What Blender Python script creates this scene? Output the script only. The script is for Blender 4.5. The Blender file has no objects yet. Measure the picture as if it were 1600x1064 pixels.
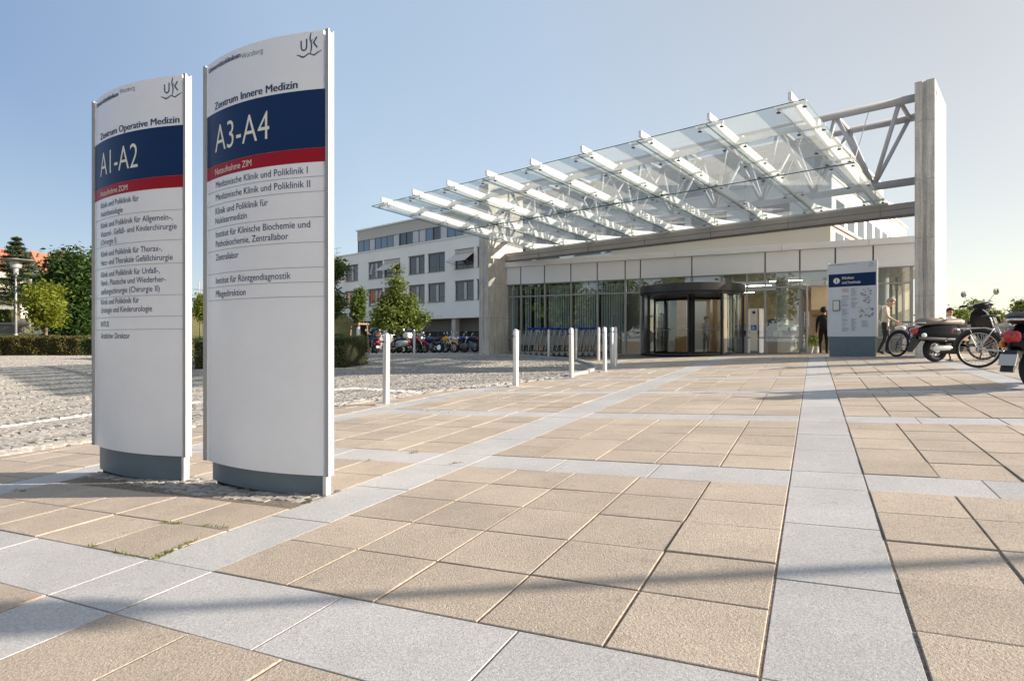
import bpy, bmesh, math, random
import numpy as np
from mathutils import Vector, Matrix, Euler
R = math.radians
random.seed(11); RNG = np.random.default_rng(11)
SC = bpy.context.scene
COL = SC.collection

# ------------------------------------------------------------------ camera, sky, sun, exposure
F, HX, HY = 940.0, 800.0, 532.0          # pixels of the 1600 px photograph; eye level is z = 0
cam_d = bpy.data.cameras.new('camera'); cam = bpy.data.objects.new('camera', cam_d); COL.objects.link(cam)
cam_d.sensor_width = 36.0; cam_d.lens = F / 1600 * 36; cam_d.clip_start = 0.05; cam_d.clip_end = 3000
cam.location = (0, 0, 0); cam.rotation_euler = (R(90), 0, 0)
SC.camera = cam
SUN_EL, SUN_AZ = R(20.0), R(-9.0)         # azimuth counted from +X towards +Y
world = bpy.data.worlds.new('World'); SC.world = world; world.use_nodes = True
wn = world.node_tree; bg = wn.nodes['Background']
sky = wn.nodes.new('ShaderNodeTexSky'); sky.sky_type = 'NISHITA'; sky.sun_disc = False
sky.sun_elevation = SUN_EL; sky.sun_rotation = R(90) - SUN_AZ
sky.air_density = 1.0; sky.dust_density = 1.1; sky.ozone_density = 2.0; sky.altitude = 200
S = Vector((math.cos(SUN_AZ) * math.cos(SUN_EL), math.sin(SUN_AZ) * math.cos(SUN_EL), math.sin(SUN_EL)))
# summer haze scattering light forward round the sun: added to the clear sky, by angle from the sun
tcw = wn.nodes.new('ShaderNodeTexCoord'); dt = wn.nodes.new('ShaderNodeVectorMath'); dt.operation = 'DOT_PRODUCT'; dt.inputs[1].default_value = S
wn.links.new(tcw.outputs['Generated'], dt.inputs[0])
mr_ = wn.nodes.new('ShaderNodeMapRange'); mr_.inputs[1].default_value = -1; mr_.inputs[2].default_value = 1; wn.links.new(dt.outputs['Value'], mr_.inputs[0])
cr = wn.nodes.new('ShaderNodeValToRGB'); wn.links.new(mr_.outputs[0], cr.inputs[0])
el = cr.color_ramp.elements
for i, (p_, c_) in enumerate(((.10, (.09, .15, .29)), (.22, (.13, .20, .345)), (.37, (.32, .415, .535)), (.52, (.385, .475, .585)), (.77, (.50, .48, .45)), (1., (.75, .68, .58)))):
    e_ = el[i] if i < 2 else el.new(p_); e_.position = p_; e_.color = (*c_, 1)
ad_ = wn.nodes.new('ShaderNodeMix'); ad_.data_type = 'RGBA'; ad_.blend_type = 'MIX'; ad_.inputs[0].default_value = .22
sx_ = wn.nodes.new('ShaderNodeSeparateXYZ'); wn.links.new(tcw.outputs['Generated'], sx_.inputs[0])
iv = wn.nodes.new('ShaderNodeMath'); iv.operation = 'SUBTRACT'; iv.use_clamp = True; iv.inputs[0].default_value = 1.; wn.links.new(sx_.outputs['Z'], iv.inputs[1])
pw = wn.nodes.new('ShaderNodeMath'); pw.operation = 'POWER'; pw.inputs[1].default_value = 4.; wn.links.new(iv.outputs[0], pw.inputs[0])
hb = wn.nodes.new('ShaderNodeVectorMath'); hb.operation = 'SCALE'; hb.inputs[0].default_value = (.30, .26, .14); wn.links.new(pw.outputs[0], hb.inputs['Scale'])   # denser air towards the horizon
av = wn.nodes.new('ShaderNodeVectorMath'); av.operation = 'ADD'; wn.links.new(cr.outputs[0], av.inputs[0]); wn.links.new(hb.outputs[0], av.inputs[1])
sc2 = wn.nodes.new('ShaderNodeVectorMath'); sc2.operation = 'SCALE'; sc2.inputs['Scale'].default_value = 1 / (.304 * .78); wn.links.new(av.outputs[0], sc2.inputs[0])
wn.links.new(sc2.outputs[0], ad_.inputs[6]); wn.links.new(sky.outputs[0], ad_.inputs[7])
wn.links.new(ad_.outputs[2], bg.inputs[0]); bg.inputs[1].default_value = 0.135
sun_d = bpy.data.lights.new('sun', 'SUN'); sun = bpy.data.objects.new('sun', sun_d); COL.objects.link(sun)
sun_d.energy = 4.8; sun_d.angle = R(0.5); sun_d.color = (1.0, 0.86, 0.70)
S = Vector((math.cos(SUN_AZ) * math.cos(SUN_EL), math.sin(SUN_AZ) * math.cos(SUN_EL), math.sin(SUN_EL)))
sun.rotation_euler = S.to_track_quat('Z', 'Y').to_euler()
SC.view_settings.view_transform = 'Standard'; SC.view_settings.look = 'None'
SC.view_settings.exposure = 1.17; SC.view_settings.gamma = 1.0
SC.render.engine = 'CYCLES'
SC.cycles.max_bounces = 8; SC.cycles.transparent_max_bounces = 24
SC.cycles.use_denoising = True

# ------------------------------------------------------------------ ground heights (fitted to the photograph)
_pl = lambda X, Y: -(1 - .05 * X - .006 * Y)
_pts = [(11.2,18.1,-.424),(12.77,19.2,-.388),(9.8,20.4,-.412),(6,22.6,-.48),(.43,25.4,-.567),(-.98,24.8,-.607),(10.4,14.8,-.433),
(-1.97,9.4,-1.0),(.08,11.9,-.915),(1.36,13.7,-.855),(2.34,15.2,-.793),(2.99,17.4,-.743),(3,21,-.69),(1.5,25.2,-.6),(-.78,23,-.66),
(-5.3,20,-.9),(-23,32,-.82),(-6,38,-.81),(-4.7,60,-1.05),(-30,80,-.9),(30,45,-.3),(25,25,0.0),(-14,16,-1.15),(-30,16,-1.2),(-30,50,-.7),(10,32,-.45),(60,80,0.2),(-80,90,-.5)]
for _x, _y in [(-3,2),(0,2),(3,2),(-4,4),(0,4),(4,4),(-5,6),(0,6),(5,6),(9,7),(-2,8),(3,9),(7,10),(10,11),(14,13),(5,13),(8,13.5),(-8,5),(12,2),(20,8),(-7,8),(-15,-5),(0,-8),(15,-8)]:
    _pts.append((_x, _y, _pl(_x, _y)))
GP = np.array(_pts, float); _N = len(GP)
_phi = lambda r: np.sqrt(r * r + 36.0)
_A = np.zeros((_N + 3, _N + 3)); _D = np.hypot(GP[:, None, 0] - GP[None, :, 0], GP[:, None, 1] - GP[None, :, 1])
_A[:_N, :_N] = _phi(_D) - np.eye(_N) * .12
_A[:_N, _N] = 1; _A[:_N, _N+1] = GP[:, 0]; _A[:_N, _N+2] = GP[:, 1]; _A[_N:, :_N] = _A[:_N, _N:].T
_W = np.linalg.solve(_A, np.r_[GP[:, 2], 0, 0, 0])
def gz(X, Y):
    X = np.asarray(X, float); Y = np.asarray(Y, float)
    d = np.hypot(X[..., None] - GP[:, 0], Y[..., None] - GP[:, 1])
    z = _phi(d) @ _W[:_N] + _W[_N] + _W[_N+1] * X + _W[_N+2] * Y
    r = np.hypot(X, Y); t = np.clip((r - 60) / 50, 0, 1); t = t * t * (3 - 2 * t)
    return z * (1 - t) - .6 * t
def G(x, y): return float(gz(x, y))
def unp(px, py):
    """ground point seen at a pixel of the photograph"""
    u = (px - HX) / F; s = (HY - py) / F
    Y = np.linspace(.5, 90, 18000); f = s * Y - gz(u * Y, Y); i = int(np.argmax(f < 0))
    return Vector((u * Y[i], Y[i], s * Y[i]))
def at(px, Y): return (px - HX) / F * Y
def zz(py, Y): return (HY - py) / F * Y
CU = Vector((.8938, -.4485)); CV = Vector((.4485, .8938)); ANG_U = math.atan2(-.4485, .8938)
PU = Vector((.7512, -.6601)); QV = Vector((.6601, .7512)); ANG_P = math.atan2(-.6601, .7512)
def UV(u, v): return (u * CU.x + v * CV.x, u * CU.y + v * CV.y)
def toUV(x, y): return (x * CU.x + y * CU.y, x * CV.x + y * CV.y)

# ------------------------------------------------------------------ materials
_M = {}
def pm(name, col, rough=.6, metal=0., noise=0., nscale=8., bump=0., bscale=60., rand=0., coat=0., spec=.5, emit=None, trans=0.):
    """Principled material; noise = large soft value variation, rand = variation per island, bump = fine relief"""
    if name in _M: return _M[name]
    m = bpy.data.materials.new(name); m.use_nodes = True; nt = m.node_tree; b = nt.nodes['Principled BSDF']
    b.inputs['Base Color'].default_value = (*col, 1); b.inputs['Roughness'].default_value = rough
    b.inputs['Metallic'].default_value = metal; b.inputs['Coat Weight'].default_value = coat
    b.inputs['Specular IOR Level'].default_value = spec
    if emit: b.inputs['Emission Color'].default_value = (*col, 1); b.inputs['Emission Strength'].default_value = emit
    tc = None
    val = None
    if noise or bump:
        tc = nt.nodes.new('ShaderNodeTexCoord')
    if noise:
        n = nt.nodes.new('ShaderNodeTexNoise'); n.inputs['Scale'].default_value = nscale; n.inputs['Detail'].default_value = 6; n.inputs['Roughness'].default_value = .65
        nt.links.new(tc.outputs['Object'], n.inputs['Vector'])
        mr = nt.nodes.new('ShaderNodeMapRange'); mr.inputs[1].default_value = .25; mr.inputs[2].default_value = .75
        mr.inputs[3].default_value = 1 - noise; mr.inputs[4].default_value = 1 + noise
        nt.links.new(n.outputs[0], mr.inputs[0]); val = mr.outputs[0]
    if rand:
        g = nt.nodes.new('ShaderNodeNewGeometry')
        mr = nt.nodes.new('ShaderNodeMapRange'); mr.inputs[3].default_value = 1 - rand; mr.inputs[4].default_value = 1 + rand
        nt.links.new(g.outputs['Random Per Island'], mr.inputs[0])
        if val is None: val = mr.outputs[0]
        else:
            mu = nt.nodes.new('ShaderNodeMath'); mu.operation = 'MULTIPLY'; nt.links.new(val, mu.inputs[0]); nt.links.new(mr.outputs[0], mu.inputs[1]); val = mu.outputs[0]
    if val is not None:
        mx = nt.nodes.new('ShaderNodeVectorMath'); mx.operation = 'SCALE'; mx.inputs[0].default_value = col
        nt.links.new(val, mx.inputs['Scale']); nt.links.new(mx.outputs[0], b.inputs['Base Color'])
    if bump:
        n = nt.nodes.new('ShaderNodeTexNoise'); n.inputs['Scale'].default_value = bscale; n.inputs['Detail'].default_value = 4
        nt.links.new(tc.outputs['Object'], n.inputs['Vector'])
        bp = nt.nodes.new('ShaderNodeBump'); bp.inputs['Strength'].default_value = bump; bp.inputs['Distance'].default_value = .01
        nt.links.new(n.outputs[0], bp.inputs['Height']); nt.links.new(bp.outputs[0], b.inputs['Normal'])
    _M[name] = m
    return m
def glass_mat(name, tint, refl, rough=0.0, frit=0.):
    if name in _M: return _M[name]
    m = bpy.data.materials.new(name); m.use_nodes = True; nt = m.node_tree
    for n in list(nt.nodes):
        if n.type == 'BSDF_PRINCIPLED': nt.nodes.remove(n)
    out = [n for n in nt.nodes if n.type == 'OUTPUT_MATERIAL'][0]
    tr = nt.nodes.new('ShaderNodeBsdfTransparent'); tr.inputs[0].default_value = (*tint, 1)
    gl = nt.nodes.new('ShaderNodeBsdfGlossy'); gl.inputs['Roughness'].default_value = rough
    lw = nt.nodes.new('ShaderNodeLayerWeight'); lw.inputs[0].default_value = .5
    fr = nt.nodes.new('ShaderNodeMath'); fr.operation = 'POWER'; fr.inputs[1].default_value = 5.; nt.links.new(lw.outputs['Facing'], fr.inputs[0])
    ad = nt.nodes.new('ShaderNodeMath'); ad.operation = 'MULTIPLY_ADD'; ad.use_clamp = True; ad.inputs[1].default_value = .85; ad.inputs[2].default_value = refl
    nt.links.new(fr.outputs[0], ad.inputs[0])
    mx = nt.nodes.new('ShaderNodeMixShader'); nt.links.new(ad.outputs[0], mx.inputs[0]); nt.links.new(tr.outputs[0], mx.inputs[1]); nt.links.new(gl.outputs[0], mx.inputs[2])
    last = mx.outputs[0]
    if frit:
        tc = nt.nodes.new('ShaderNodeTexCoord'); wv = nt.nodes.new('ShaderNodeTexWave'); wv.wave_type = 'BANDS'; wv.bands_direction = 'Y'
        wv.inputs['Scale'].default_value = 9; nt.links.new(tc.outputs['Object'], wv.inputs['Vector'])
        gt = nt.nodes.new('ShaderNodeMath'); gt.operation = 'GREATER_THAN'; gt.inputs[1].default_value = 1 - frit; nt.links.new(wv.outputs['Fac'], gt.inputs[0])
        df = nt.nodes.new('ShaderNodeBsdfDiffuse'); df.inputs[0].default_value = (.75, .8, .8, 1)
        tl = nt.nodes.new('ShaderNodeBsdfTranslucent'); tl.inputs[0].default_value = (.75, .8, .8, 1)
        m3 = nt.nodes.new('ShaderNodeMixShader'); nt.links.new(df.outputs[0], m3.inputs[1]); nt.links.new(tl.outputs[0], m3.inputs[2])
        sc = nt.nodes.new('ShaderNodeMath'); sc.operation = 'MULTIPLY'; sc.inputs[1].default_value = .9; nt.links.new(gt.outputs[0], sc.inputs[0])
        m2 = nt.nodes.new('ShaderNodeMixShader'); nt.links.new(sc.outputs[0], m2.inputs[0]); nt.links.new(last, m2.inputs[1]); nt.links.new(m3.outputs[0], m2.inputs[2])
        last = m2.outputs[0]
    nt.links.new(last, out.inputs[0])
    _M[name] = m
    return m
def leaf_mat(name, col, col2, trans=.35):
    if name in _M: return _M[name]
    m = bpy.data.materials.new(name); m.use_nodes = True; nt = m.node_tree; b = nt.nodes['Principled BSDF']
    out = [n for n in nt.nodes if n.type == 'OUTPUT_MATERIAL'][0]
    g = nt.nodes.new('ShaderNodeNewGeometry'); mx = nt.nodes.new('ShaderNodeMix'); mx.data_type = 'RGBA'
    mx.inputs[6].default_value = (*col, 1); mx.inputs[7].default_value = (*col2, 1)
    nt.links.new(g.outputs['Random Per Island'], mx.inputs[0]); nt.links.new(mx.outputs[2], b.inputs['Base Color'])
    b.inputs['Roughness'].default_value = .5; b.inputs['Specular IOR Level'].default_value = .3
    tl = nt.nodes.new('ShaderNodeBsdfTranslucent'); nt.links.new(mx.outputs[2], tl.inputs[0])
    ms = nt.nodes.new('ShaderNodeMixShader'); ms.inputs[0].default_value = trans
    nt.links.new(b.outputs[0], ms.inputs[1]); nt.links.new(tl.outputs[0], ms.inputs[2]); nt.links.new(ms.outputs[0], out.inputs[0])
    _M[name] = m
    return m

# ------------------------------------------------------------------ mesh builder
class MB:
    def __init__(s): s.v = []; s.f = []; s.m = []
    def add(s, vs, fs, m=0, T=None):
        o = len(s.v)
        for p in vs:
            p = Vector(p)
            s.v.append(T @ p if T is not None else p)
        for f in fs: s.f.append([i + o for i in f]); s.m.append(m)
        return s
    def box(s, c, d, m=0, T=None, rz=0.):
        x, y, z = d[0] / 2, d[1] / 2, d[2] / 2
        M = Matrix.Translation(c) @ Matrix.Rotation(rz, 4, 'Z')
        if T is not None: M = T @ M
        s.add([(-x,-y,-z),(x,-y,-z),(x,y,-z),(-x,y,-z),(-x,-y,z),(x,-y,z),(x,y,z),(-x,y,z)],
              [(0,3,2,1),(4,5,6,7),(0,1,5,4),(1,2,6,5),(2,3,7,6),(3,0,4,7)], m, M)
        return s
    def b2(s, lo, hi, m=0, T=None):
        return s.box([(a + b) / 2 for a, b in zip(lo, hi)], [abs(b - a) for a, b in zip(lo, hi)], m, T)
    def beam(s, p0, p1, w, h, m=0, up=(0, 0, 1)):
        p0 = Vector(p0); p1 = Vector(p1); d = (p1 - p0); L = d.length; d.normalize()
        x = d.cross(Vector(up))
        if x.length < 1e-4: x = d.cross(Vector((1, 0, 0)))
        x.normalize(); z = x.cross(d)
        M = Matrix(((x.x, d.x, z.x, 0), (x.y, d.y, z.y, 0), (x.z, d.z, z.z, 0), (0, 0, 0, 1)))
        M = Matrix.Translation((p0 + p1) / 2) @ M
        return s.box((0, 0, 0), (w, L, h), m, M)
    def tube(s, pts, r, n=8, m=0, caps=True):
        pts = [Vector(p) for p in pts]; k = len(pts)
        rr = r if isinstance(r, (list, tuple)) else [r] * k
        o = len(s.v); ref = None
        for i, p in enumerate(pts):
            d = (pts[min(i + 1, k - 1)] - pts[max(i - 1, 0)]).normalized()
            if ref is None:
                ref = d.orthogonal().normalized()
            else:
                ref = (ref - d * ref.dot(d))
                ref = ref.normalized() if ref.length > 1e-6 else d.orthogonal().normalized()
            b = d.cross(ref)
            for j in range(n):
                a = 2 * math.pi * j / n
                s.v.append(p + (ref * math.cos(a) + b * math.sin(a)) * rr[i])
        for i in range(k - 1):
            for j in range(n):
                a = o + i * n + j; c = o + i * n + (j + 1) % n
                s.f.append([a, c, c + n, a + n]); s.m.append(m)
        if caps:
            s.f.append([o + j for j in range(n)][::-1]); s.m.append(m)
            s.f.append([o + (k - 1) * n + j for j in range(n)]); s.m.append(m)
        return s
    def ring(s, c, R_, r, axis='Y', n=28, k=8, m=0, T=None, a0=0., a1=2 * math.pi, sq=1.):
        """torus (or arc of one) round an axis"""
        o = len(s.v); full = abs(a1 - a0 - 2 * math.pi) < 1e-6; nn = n if full else n + 1
        for i in range(nn):
            a = a0 + (a1 - a0) * i / n
            for j in range(k):
                b = 2 * math.pi * j / k
                rad = R_ + r * math.cos(b); h = r * math.sin(b) * sq
                x, y = rad * math.cos(a), rad * math.sin(a)
                p = Vector((x, h, y)) if axis == 'Y' else (Vector((x, y, h)) if axis == 'Z' else Vector((h, x, y)))
                p = p + Vector(c)
                s.v.append(T @ p if T is not None else p)
        for i in range(nn if full else nn - 1):
            for j in range(k):
                i2 = (i + 1) % nn; j2 = (j + 1) % k
                s.f.append([o + i * k + j, o + i2 * k + j, o + i2 * k + j2, o + i * k + j2]); s.m.append(m)
        return s
    def lathe(s, prof, c=(0, 0, 0), n=16, m=0, T=None):
        o = len(s.v); k = len(prof)
        for r, z in prof:
            for j in range(n):
                a = 2 * math.pi * j / n
                p = Vector((r * math.cos(a), r * math.sin(a), z)) + Vector(c)
                s.v.append(T @ p if T is not None else p)
        for i in range(k - 1):
            for j in range(n):
                a = o + i * n + j; b = o + i * n + (j + 1) % n
                s.f.append([a, b, b + n, a + n]); s.m.append(m)
        s.f.append([o + j for j in range(n)][::-1]); s.m.append(m)
        s.f.append([o + (k - 1) * n + j for j in range(n)]); s.m.append(m)
        return s
    def blob(s, c, r, m=0, n=10, k=7, T=None):
        o = len(s.v); r = r if isinstance(r, (list, tuple)) else (r, r, r)
        for i in range(1, k):
            a = math.pi * i / k
            for j in range(n):
                b = 2 * math.pi * j / n
                p = Vector((c[0] + r[0] * math.sin(a) * math.cos(b), c[1] + r[1] * math.sin(a) * math.sin(b), c[2] + r[2] * math.cos(a)))
                s.v.append(T @ p if T is not None else p)
        t = Vector((c[0], c[1], c[2] + r[2])); bt = Vector((c[0], c[1], c[2] - r[2]))
        s.v += [T @ t if T is not None else t, T @ bt if T is not None else bt]; it = len(s.v) - 2
        for i in range(k - 2):
            for j in range(n):
                a = o + i * n + j; b = o + i * n + (j + 1) % n
                s.f.append([a, a + n, b + n, b]); s.m.append(m)
        for j in range(n):
            s.f.append([it, o + j, o + (j + 1) % n]); s.m.append(m)
            a = o + (k - 2) * n
            s.f.append([it + 1, a + (j + 1) % n, a + j]); s.m.append(m)
        return s
    def loft(s, secs, n=14, m=0, e=.6, T=None):
        """superellipse cross sections along x: (x, y centre, half width, z low, z high)"""
        o = len(s.v); k = len(secs)
        for x, yc, hw, z0, z1 in secs:
            for j in range(n):
                a = 2 * math.pi * j / n; c, d = math.cos(a), math.sin(a)
                p = Vector((x, yc + hw * math.copysign(abs(c) ** e, c), (z0 + z1) / 2 + (z1 - z0) / 2 * math.copysign(abs(d) ** e, d)))
                s.v.append(T @ p if T is not None else p)
        for i in range(k - 1):
            for j in range(n):
                a = o + i * n + j; b = o + i * n + (j + 1) % n
                s.f.append([a, b, b + n, a + n]); s.m.append(m)
        s.f.append([o + j for j in range(n)][::-1]); s.m.append(m)
        s.f.append([o + (k - 1) * n + j for j in range(n)]); s.m.append(m)
        return s
    def poly(s, pts, th, m=0, T=None, axis='Y'):
        """flat outline in x,z given thickness along y (or x,y along z)"""
        n = len(pts); vs = []
        for d in (-th / 2, th / 2):
            for a, b in pts: vs.append((a, d, b) if axis == 'Y' else ((a, b, d) if axis == 'Z' else (d, a, b)))
        fs = [list(range(n)), list(range(2 * n - 1, n - 1, -1))]
        for i in range(n): fs.append([i, i + n, (i + 1) % n + n, (i + 1) % n])
        return s.add(vs, fs, m, T)
    def build(s, name, mats, parent=None, smooth=False, bevel=0., autos=None):
        me = bpy.data.meshes.new(name)
        me.from_pydata([tuple(p) for p in s.v], [], s.f)
        mats = mats if isinstance(mats, (list, tuple)) else [mats]
        for q in mats: me.materials.append(q)
        if len(mats) > 1: me.polygons.foreach_set('material_index', s.m)
        bm = bmesh.new(); bm.from_mesh(me); bmesh.ops.recalc_face_normals(bm, faces=bm.faces)
        if autos is not None:
            for ed in bm.edges:
                if len(ed.link_faces) == 2 and ed.calc_face_angle(0) > autos: ed.smooth = False
        bm.to_mesh(me); bm.free()
        if smooth or autos is not None: me.polygons.foreach_set('use_smooth', [True] * len(me.polygons))
        me.update()
        o = bpy.data.objects.new(name, me); COL.objects.link(o)
        if parent is not None: o.parent = parent
        if bevel:
            b = o.modifiers.new('bevel', 'BEVEL'); b.width = bevel; b.segments = 2; b.limit_method = 'ANGLE'
        return o
AS = R(35)
def npmesh(name, V, FQ, mat, parent=None):
    """fast mesh from numpy quads"""
    me = bpy.data.meshes.new(name); V = np.ascontiguousarray(V, np.float32); FQ = np.ascontiguousarray(FQ, np.int32)
    nf, k = FQ.shape
    me.vertices.add(len(V)); me.vertices.foreach_set('co', V.ravel())
    me.loops.add(nf * k); me.loops.foreach_set('vertex_index', FQ.ravel())
    me.polygons.add(nf); me.polygons.foreach_set('loop_start', np.arange(0, nf * k, k, dtype=np.int32)); me.polygons.foreach_set('loop_total', np.full(nf, k, np.int32))
    me.polygons.foreach_set('use_smooth', np.zeros(nf, bool)); me.update(calc_edges=True); me.validate()
    for q in (mat if isinstance(mat, (list, tuple)) else [mat]): me.materials.append(q)
    o = bpy.data.objects.new(name, me); COL.objects.link(o)
    if parent is not None: o.parent = parent
    return o
def tag(o, label=None, cat=None, group=None, kind=None):
    if label: o['label'] = label
    if cat: o['category'] = cat
    if group: o['group'] = group
    if kind: o['kind'] = kind
    return o
def thing(name, label, cat, loc=(0, 0, 0), rz=0., group=None, scale=1.):
    o = bpy.data.objects.new(name, None); COL.objects.link(o); o.empty_display_size = .2
    o.location = loc; o.rotation_euler = (0, 0, rz); o.scale = (scale,) * 3
    return tag(o, label, cat, group)
def copy_tree(o, parent=None):
    c = o.copy(); COL.objects.link(c)
    if parent is not None: c.parent = parent; c.matrix_parent_inverse = o.matrix_parent_inverse.copy()
    for ch in list(o.children): copy_tree(ch, c)
    return c
def text_geo(txt, bold=0., size=1.):
    """flat outline mesh of a line of text: (verts Nx2, faces); cap height and width follow from the verts"""
    cu = bpy.data.curves.new('t', 'FONT'); cu.body = txt; cu.size = size; cu.fill_mode = 'FRONT'; cu.offset = bold; cu.resolution_u = 3
    ob = bpy.data.objects.new('t', cu); COL.objects.link(ob)
    dg = bpy.context.evaluated_depsgraph_get(); ev = ob.evaluated_get(dg); me = ev.to_mesh()
    vs = [(v.co.x, v.co.y) for v in me.vertices]; fs = [list(p.vertices) for p in me.polygons]
    ev.to_mesh_clear(); bpy.data.objects.remove(ob); bpy.data.curves.remove(cu)
    return vs, fs
# ------------------------------------------------------------------ lettering outlines (made first, while the scene is small)
LET = {}
def T_(s, bold=0.):
    k = (s, bold)
    if k not in LET: LET[k] = text_geo(s, bold)
    return LET[k]

# ------------------------------------------------------------------ stone materials of the ground
def stone_mat(name, c1, c2, sp=220., rand=.07, stain=.12, bump=.5, bscale=260., rough=.85, bdist=.004):
    m = bpy.data.materials.new(name); m.use_nodes = True; nt = m.node_tree; b = nt.nodes['Principled BSDF']; L = nt.links.new
    b.inputs['Roughness'].default_value = rough; b.inputs['Specular IOR Level'].default_value = .3
    tc = nt.nodes.new('ShaderNodeTexCoord')
    n1 = nt.nodes.new('ShaderNodeTexNoise'); n1.inputs['Scale'].default_value = sp; n1.inputs['Detail'].default_value = 3; n1.inputs['Roughness'].default_value = .7; L(tc.outputs['Object'], n1.inputs['Vector'])
    r1 = nt.nodes.new('ShaderNodeMapRange'); r1.inputs[1].default_value = .33; r1.inputs[2].default_value = .67; L(n1.outputs[0], r1.inputs[0])
    mx = nt.nodes.new('ShaderNodeMix'); mx.data_type = 'RGBA'; mx.inputs[6].default_value = (*c1, 1); mx.inputs[7].default_value = (*c2, 1); L(r1.outputs[0], mx.inputs[0])
    n2 = nt.nodes.new('ShaderNodeTexNoise'); n2.inputs['Scale'].default_value = 1.7; n2.inputs['Detail'].default_value = 7; n2.inputs['Roughness'].default_value = .7; L(tc.outputs['Object'], n2.inputs['Vector'])
    r2 = nt.nodes.new('ShaderNodeMapRange'); r2.inputs[1].default_value = .3; r2.inputs[2].default_value = .7; r2.inputs[3].default_value = 1 - stain; r2.inputs[4].default_value = 1 + stain; L(n2.outputs[0], r2.inputs[0])
    g = nt.nodes.new('ShaderNodeNewGeometry'); r3 = nt.nodes.new('ShaderNodeMapRange'); r3.inputs[3].default_value = 1 - rand; r3.inputs[4].default_value = 1 + rand; L(g.outputs['Random Per Island'], r3.inputs[0])
    n4 = nt.nodes.new('ShaderNodeTexNoise'); n4.inputs['Scale'].default_value = 11.; n4.inputs['Detail'].default_value = 1.5; L(tc.outputs['Object'], n4.inputs['Vector'])       # gum and drip spots
    r4 = nt.nodes.new('ShaderNodeMapRange'); r4.inputs[1].default_value = .68; r4.inputs[2].default_value = .73; r4.inputs[3].default_value = 1.; r4.inputs[4].default_value = 1 - stain; L(n4.outputs[0], r4.inputs[0])
    m0 = nt.nodes.new('ShaderNodeMath'); m0.operation = 'MULTIPLY'; L(r2.outputs[0], m0.inputs[0]); L(r4.outputs[0], m0.inputs[1])
    mu = nt.nodes.new('ShaderNodeMath'); mu.operation = 'MULTIPLY'; L(m0.outputs[0], mu.inputs[0]); L(r3.outputs[0], mu.inputs[1])
    sc = nt.nodes.new('ShaderNodeVectorMath'); sc.operation = 'SCALE'; L(mx.outputs[2], sc.inputs[0]); L(mu.outputs[0], sc.inputs['Scale']); L(sc.outputs[0], b.inputs['Base Color'])
    n3 = nt.nodes.new('ShaderNodeTexNoise'); n3.inputs['Scale'].default_value = bscale; n3.inputs['Detail'].default_value = 4; n3.inputs['Roughness'].default_value = .7; L(tc.outputs['Object'], n3.inputs['Vector'])
    bp = nt.nodes.new('ShaderNodeBump'); bp.inputs['Strength'].default_value = bump; bp.inputs['Distance'].default_value = bdist; L(n3.outputs[0], bp.inputs['Height']); L(bp.outputs[0], b.inputs['Normal'])
    return m
M_TILE = stone_mat('sandstone_concrete', (.345, .295, .245), (.52, .452, .38), 85., .09, .13, 1., 110., bdist=.008)
M_GRAN = stone_mat('light_granite', (.32, .32, .325), (.53, .53, .535), 105., .06, .10, .6, 170.)
M_COB = stone_mat('grey_cobble', (.25, .24, .225), (.36, .345, .325), 60., .20, .12, .8, 60., bdist=.008)
M_COBW = stone_mat('white_cobble', (.66, .64, .60), (.82, .80, .77), 60., .12, .08, .6, 60., bdist=.006)
M_COBL = stone_mat('pale_cobble', (.36, .34, .31), (.50, .47, .43), 60., .18, .1, .6, 60., bdist=.006)
M_BED = stone_mat('sand_joint', (.09, .075, .06), (.30, .25, .20), 60., 0, .3, .8, 120.)
M_ROADBED = stone_mat('cobble_joint', (.10, .095, .09), (.20, .19, .175), 40., 0, .25, .8, 60.)
M_ROAD = stone_mat('far_cobbles', (.24, .23, .22), (.44, .42, .39), 14., 0, .1, 1., 22., bdist=.03)
M_EARTH = stone_mat('dry_ground', (.16, .13, .09), (.27, .22, .15), 6., 0, .25, .6, 20., bdist=.02)
M_LAWN = stone_mat('dry_lawn', (.10, .12, .035), (.26, .22, .09), 9., 0, .3, 1., 60., bdist=.03)
M_ASPH = stone_mat('asphalt', (.10, .10, .10), (.16, .16, .155), 60., 0, .12, .6, 120.)

def sheet(name, xs, ys, off, mat, keep=None):
    xs = np.asarray(xs, float); ys = np.asarray(ys, float)
    X, Y = np.meshgrid(xs, ys); Z = gz(X, Y) + off
    V = np.stack([X, Y, Z], -1).reshape(-1, 3); n = len(xs); q = []
    for j in range(len(ys) - 1):
        for i in range(n - 1):
            if keep is None or keep((xs[i] + xs[i+1]) / 2, (ys[j] + ys[j+1]) / 2):
                a = j * n + i; q.append((a, a + 1, a + n + 1, a + n))
    o = npmesh(name, V, np.array(q), mat); o.data.polygons.foreach_set('use_smooth', [True] * len(q))
    return tag(o, kind='structure')
gx = np.unique(np.r_[np.linspace(-900, -60, 15), np.linspace(-60, 60, 61), np.linspace(60, 900, 15)])
gy = np.unique(np.r_[np.linspace(-300, -30, 7), np.linspace(-30, 90, 61), np.linspace(90, 1500, 15)])
sheet('ground', gx, gy, -.13, M_EARTH)

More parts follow.
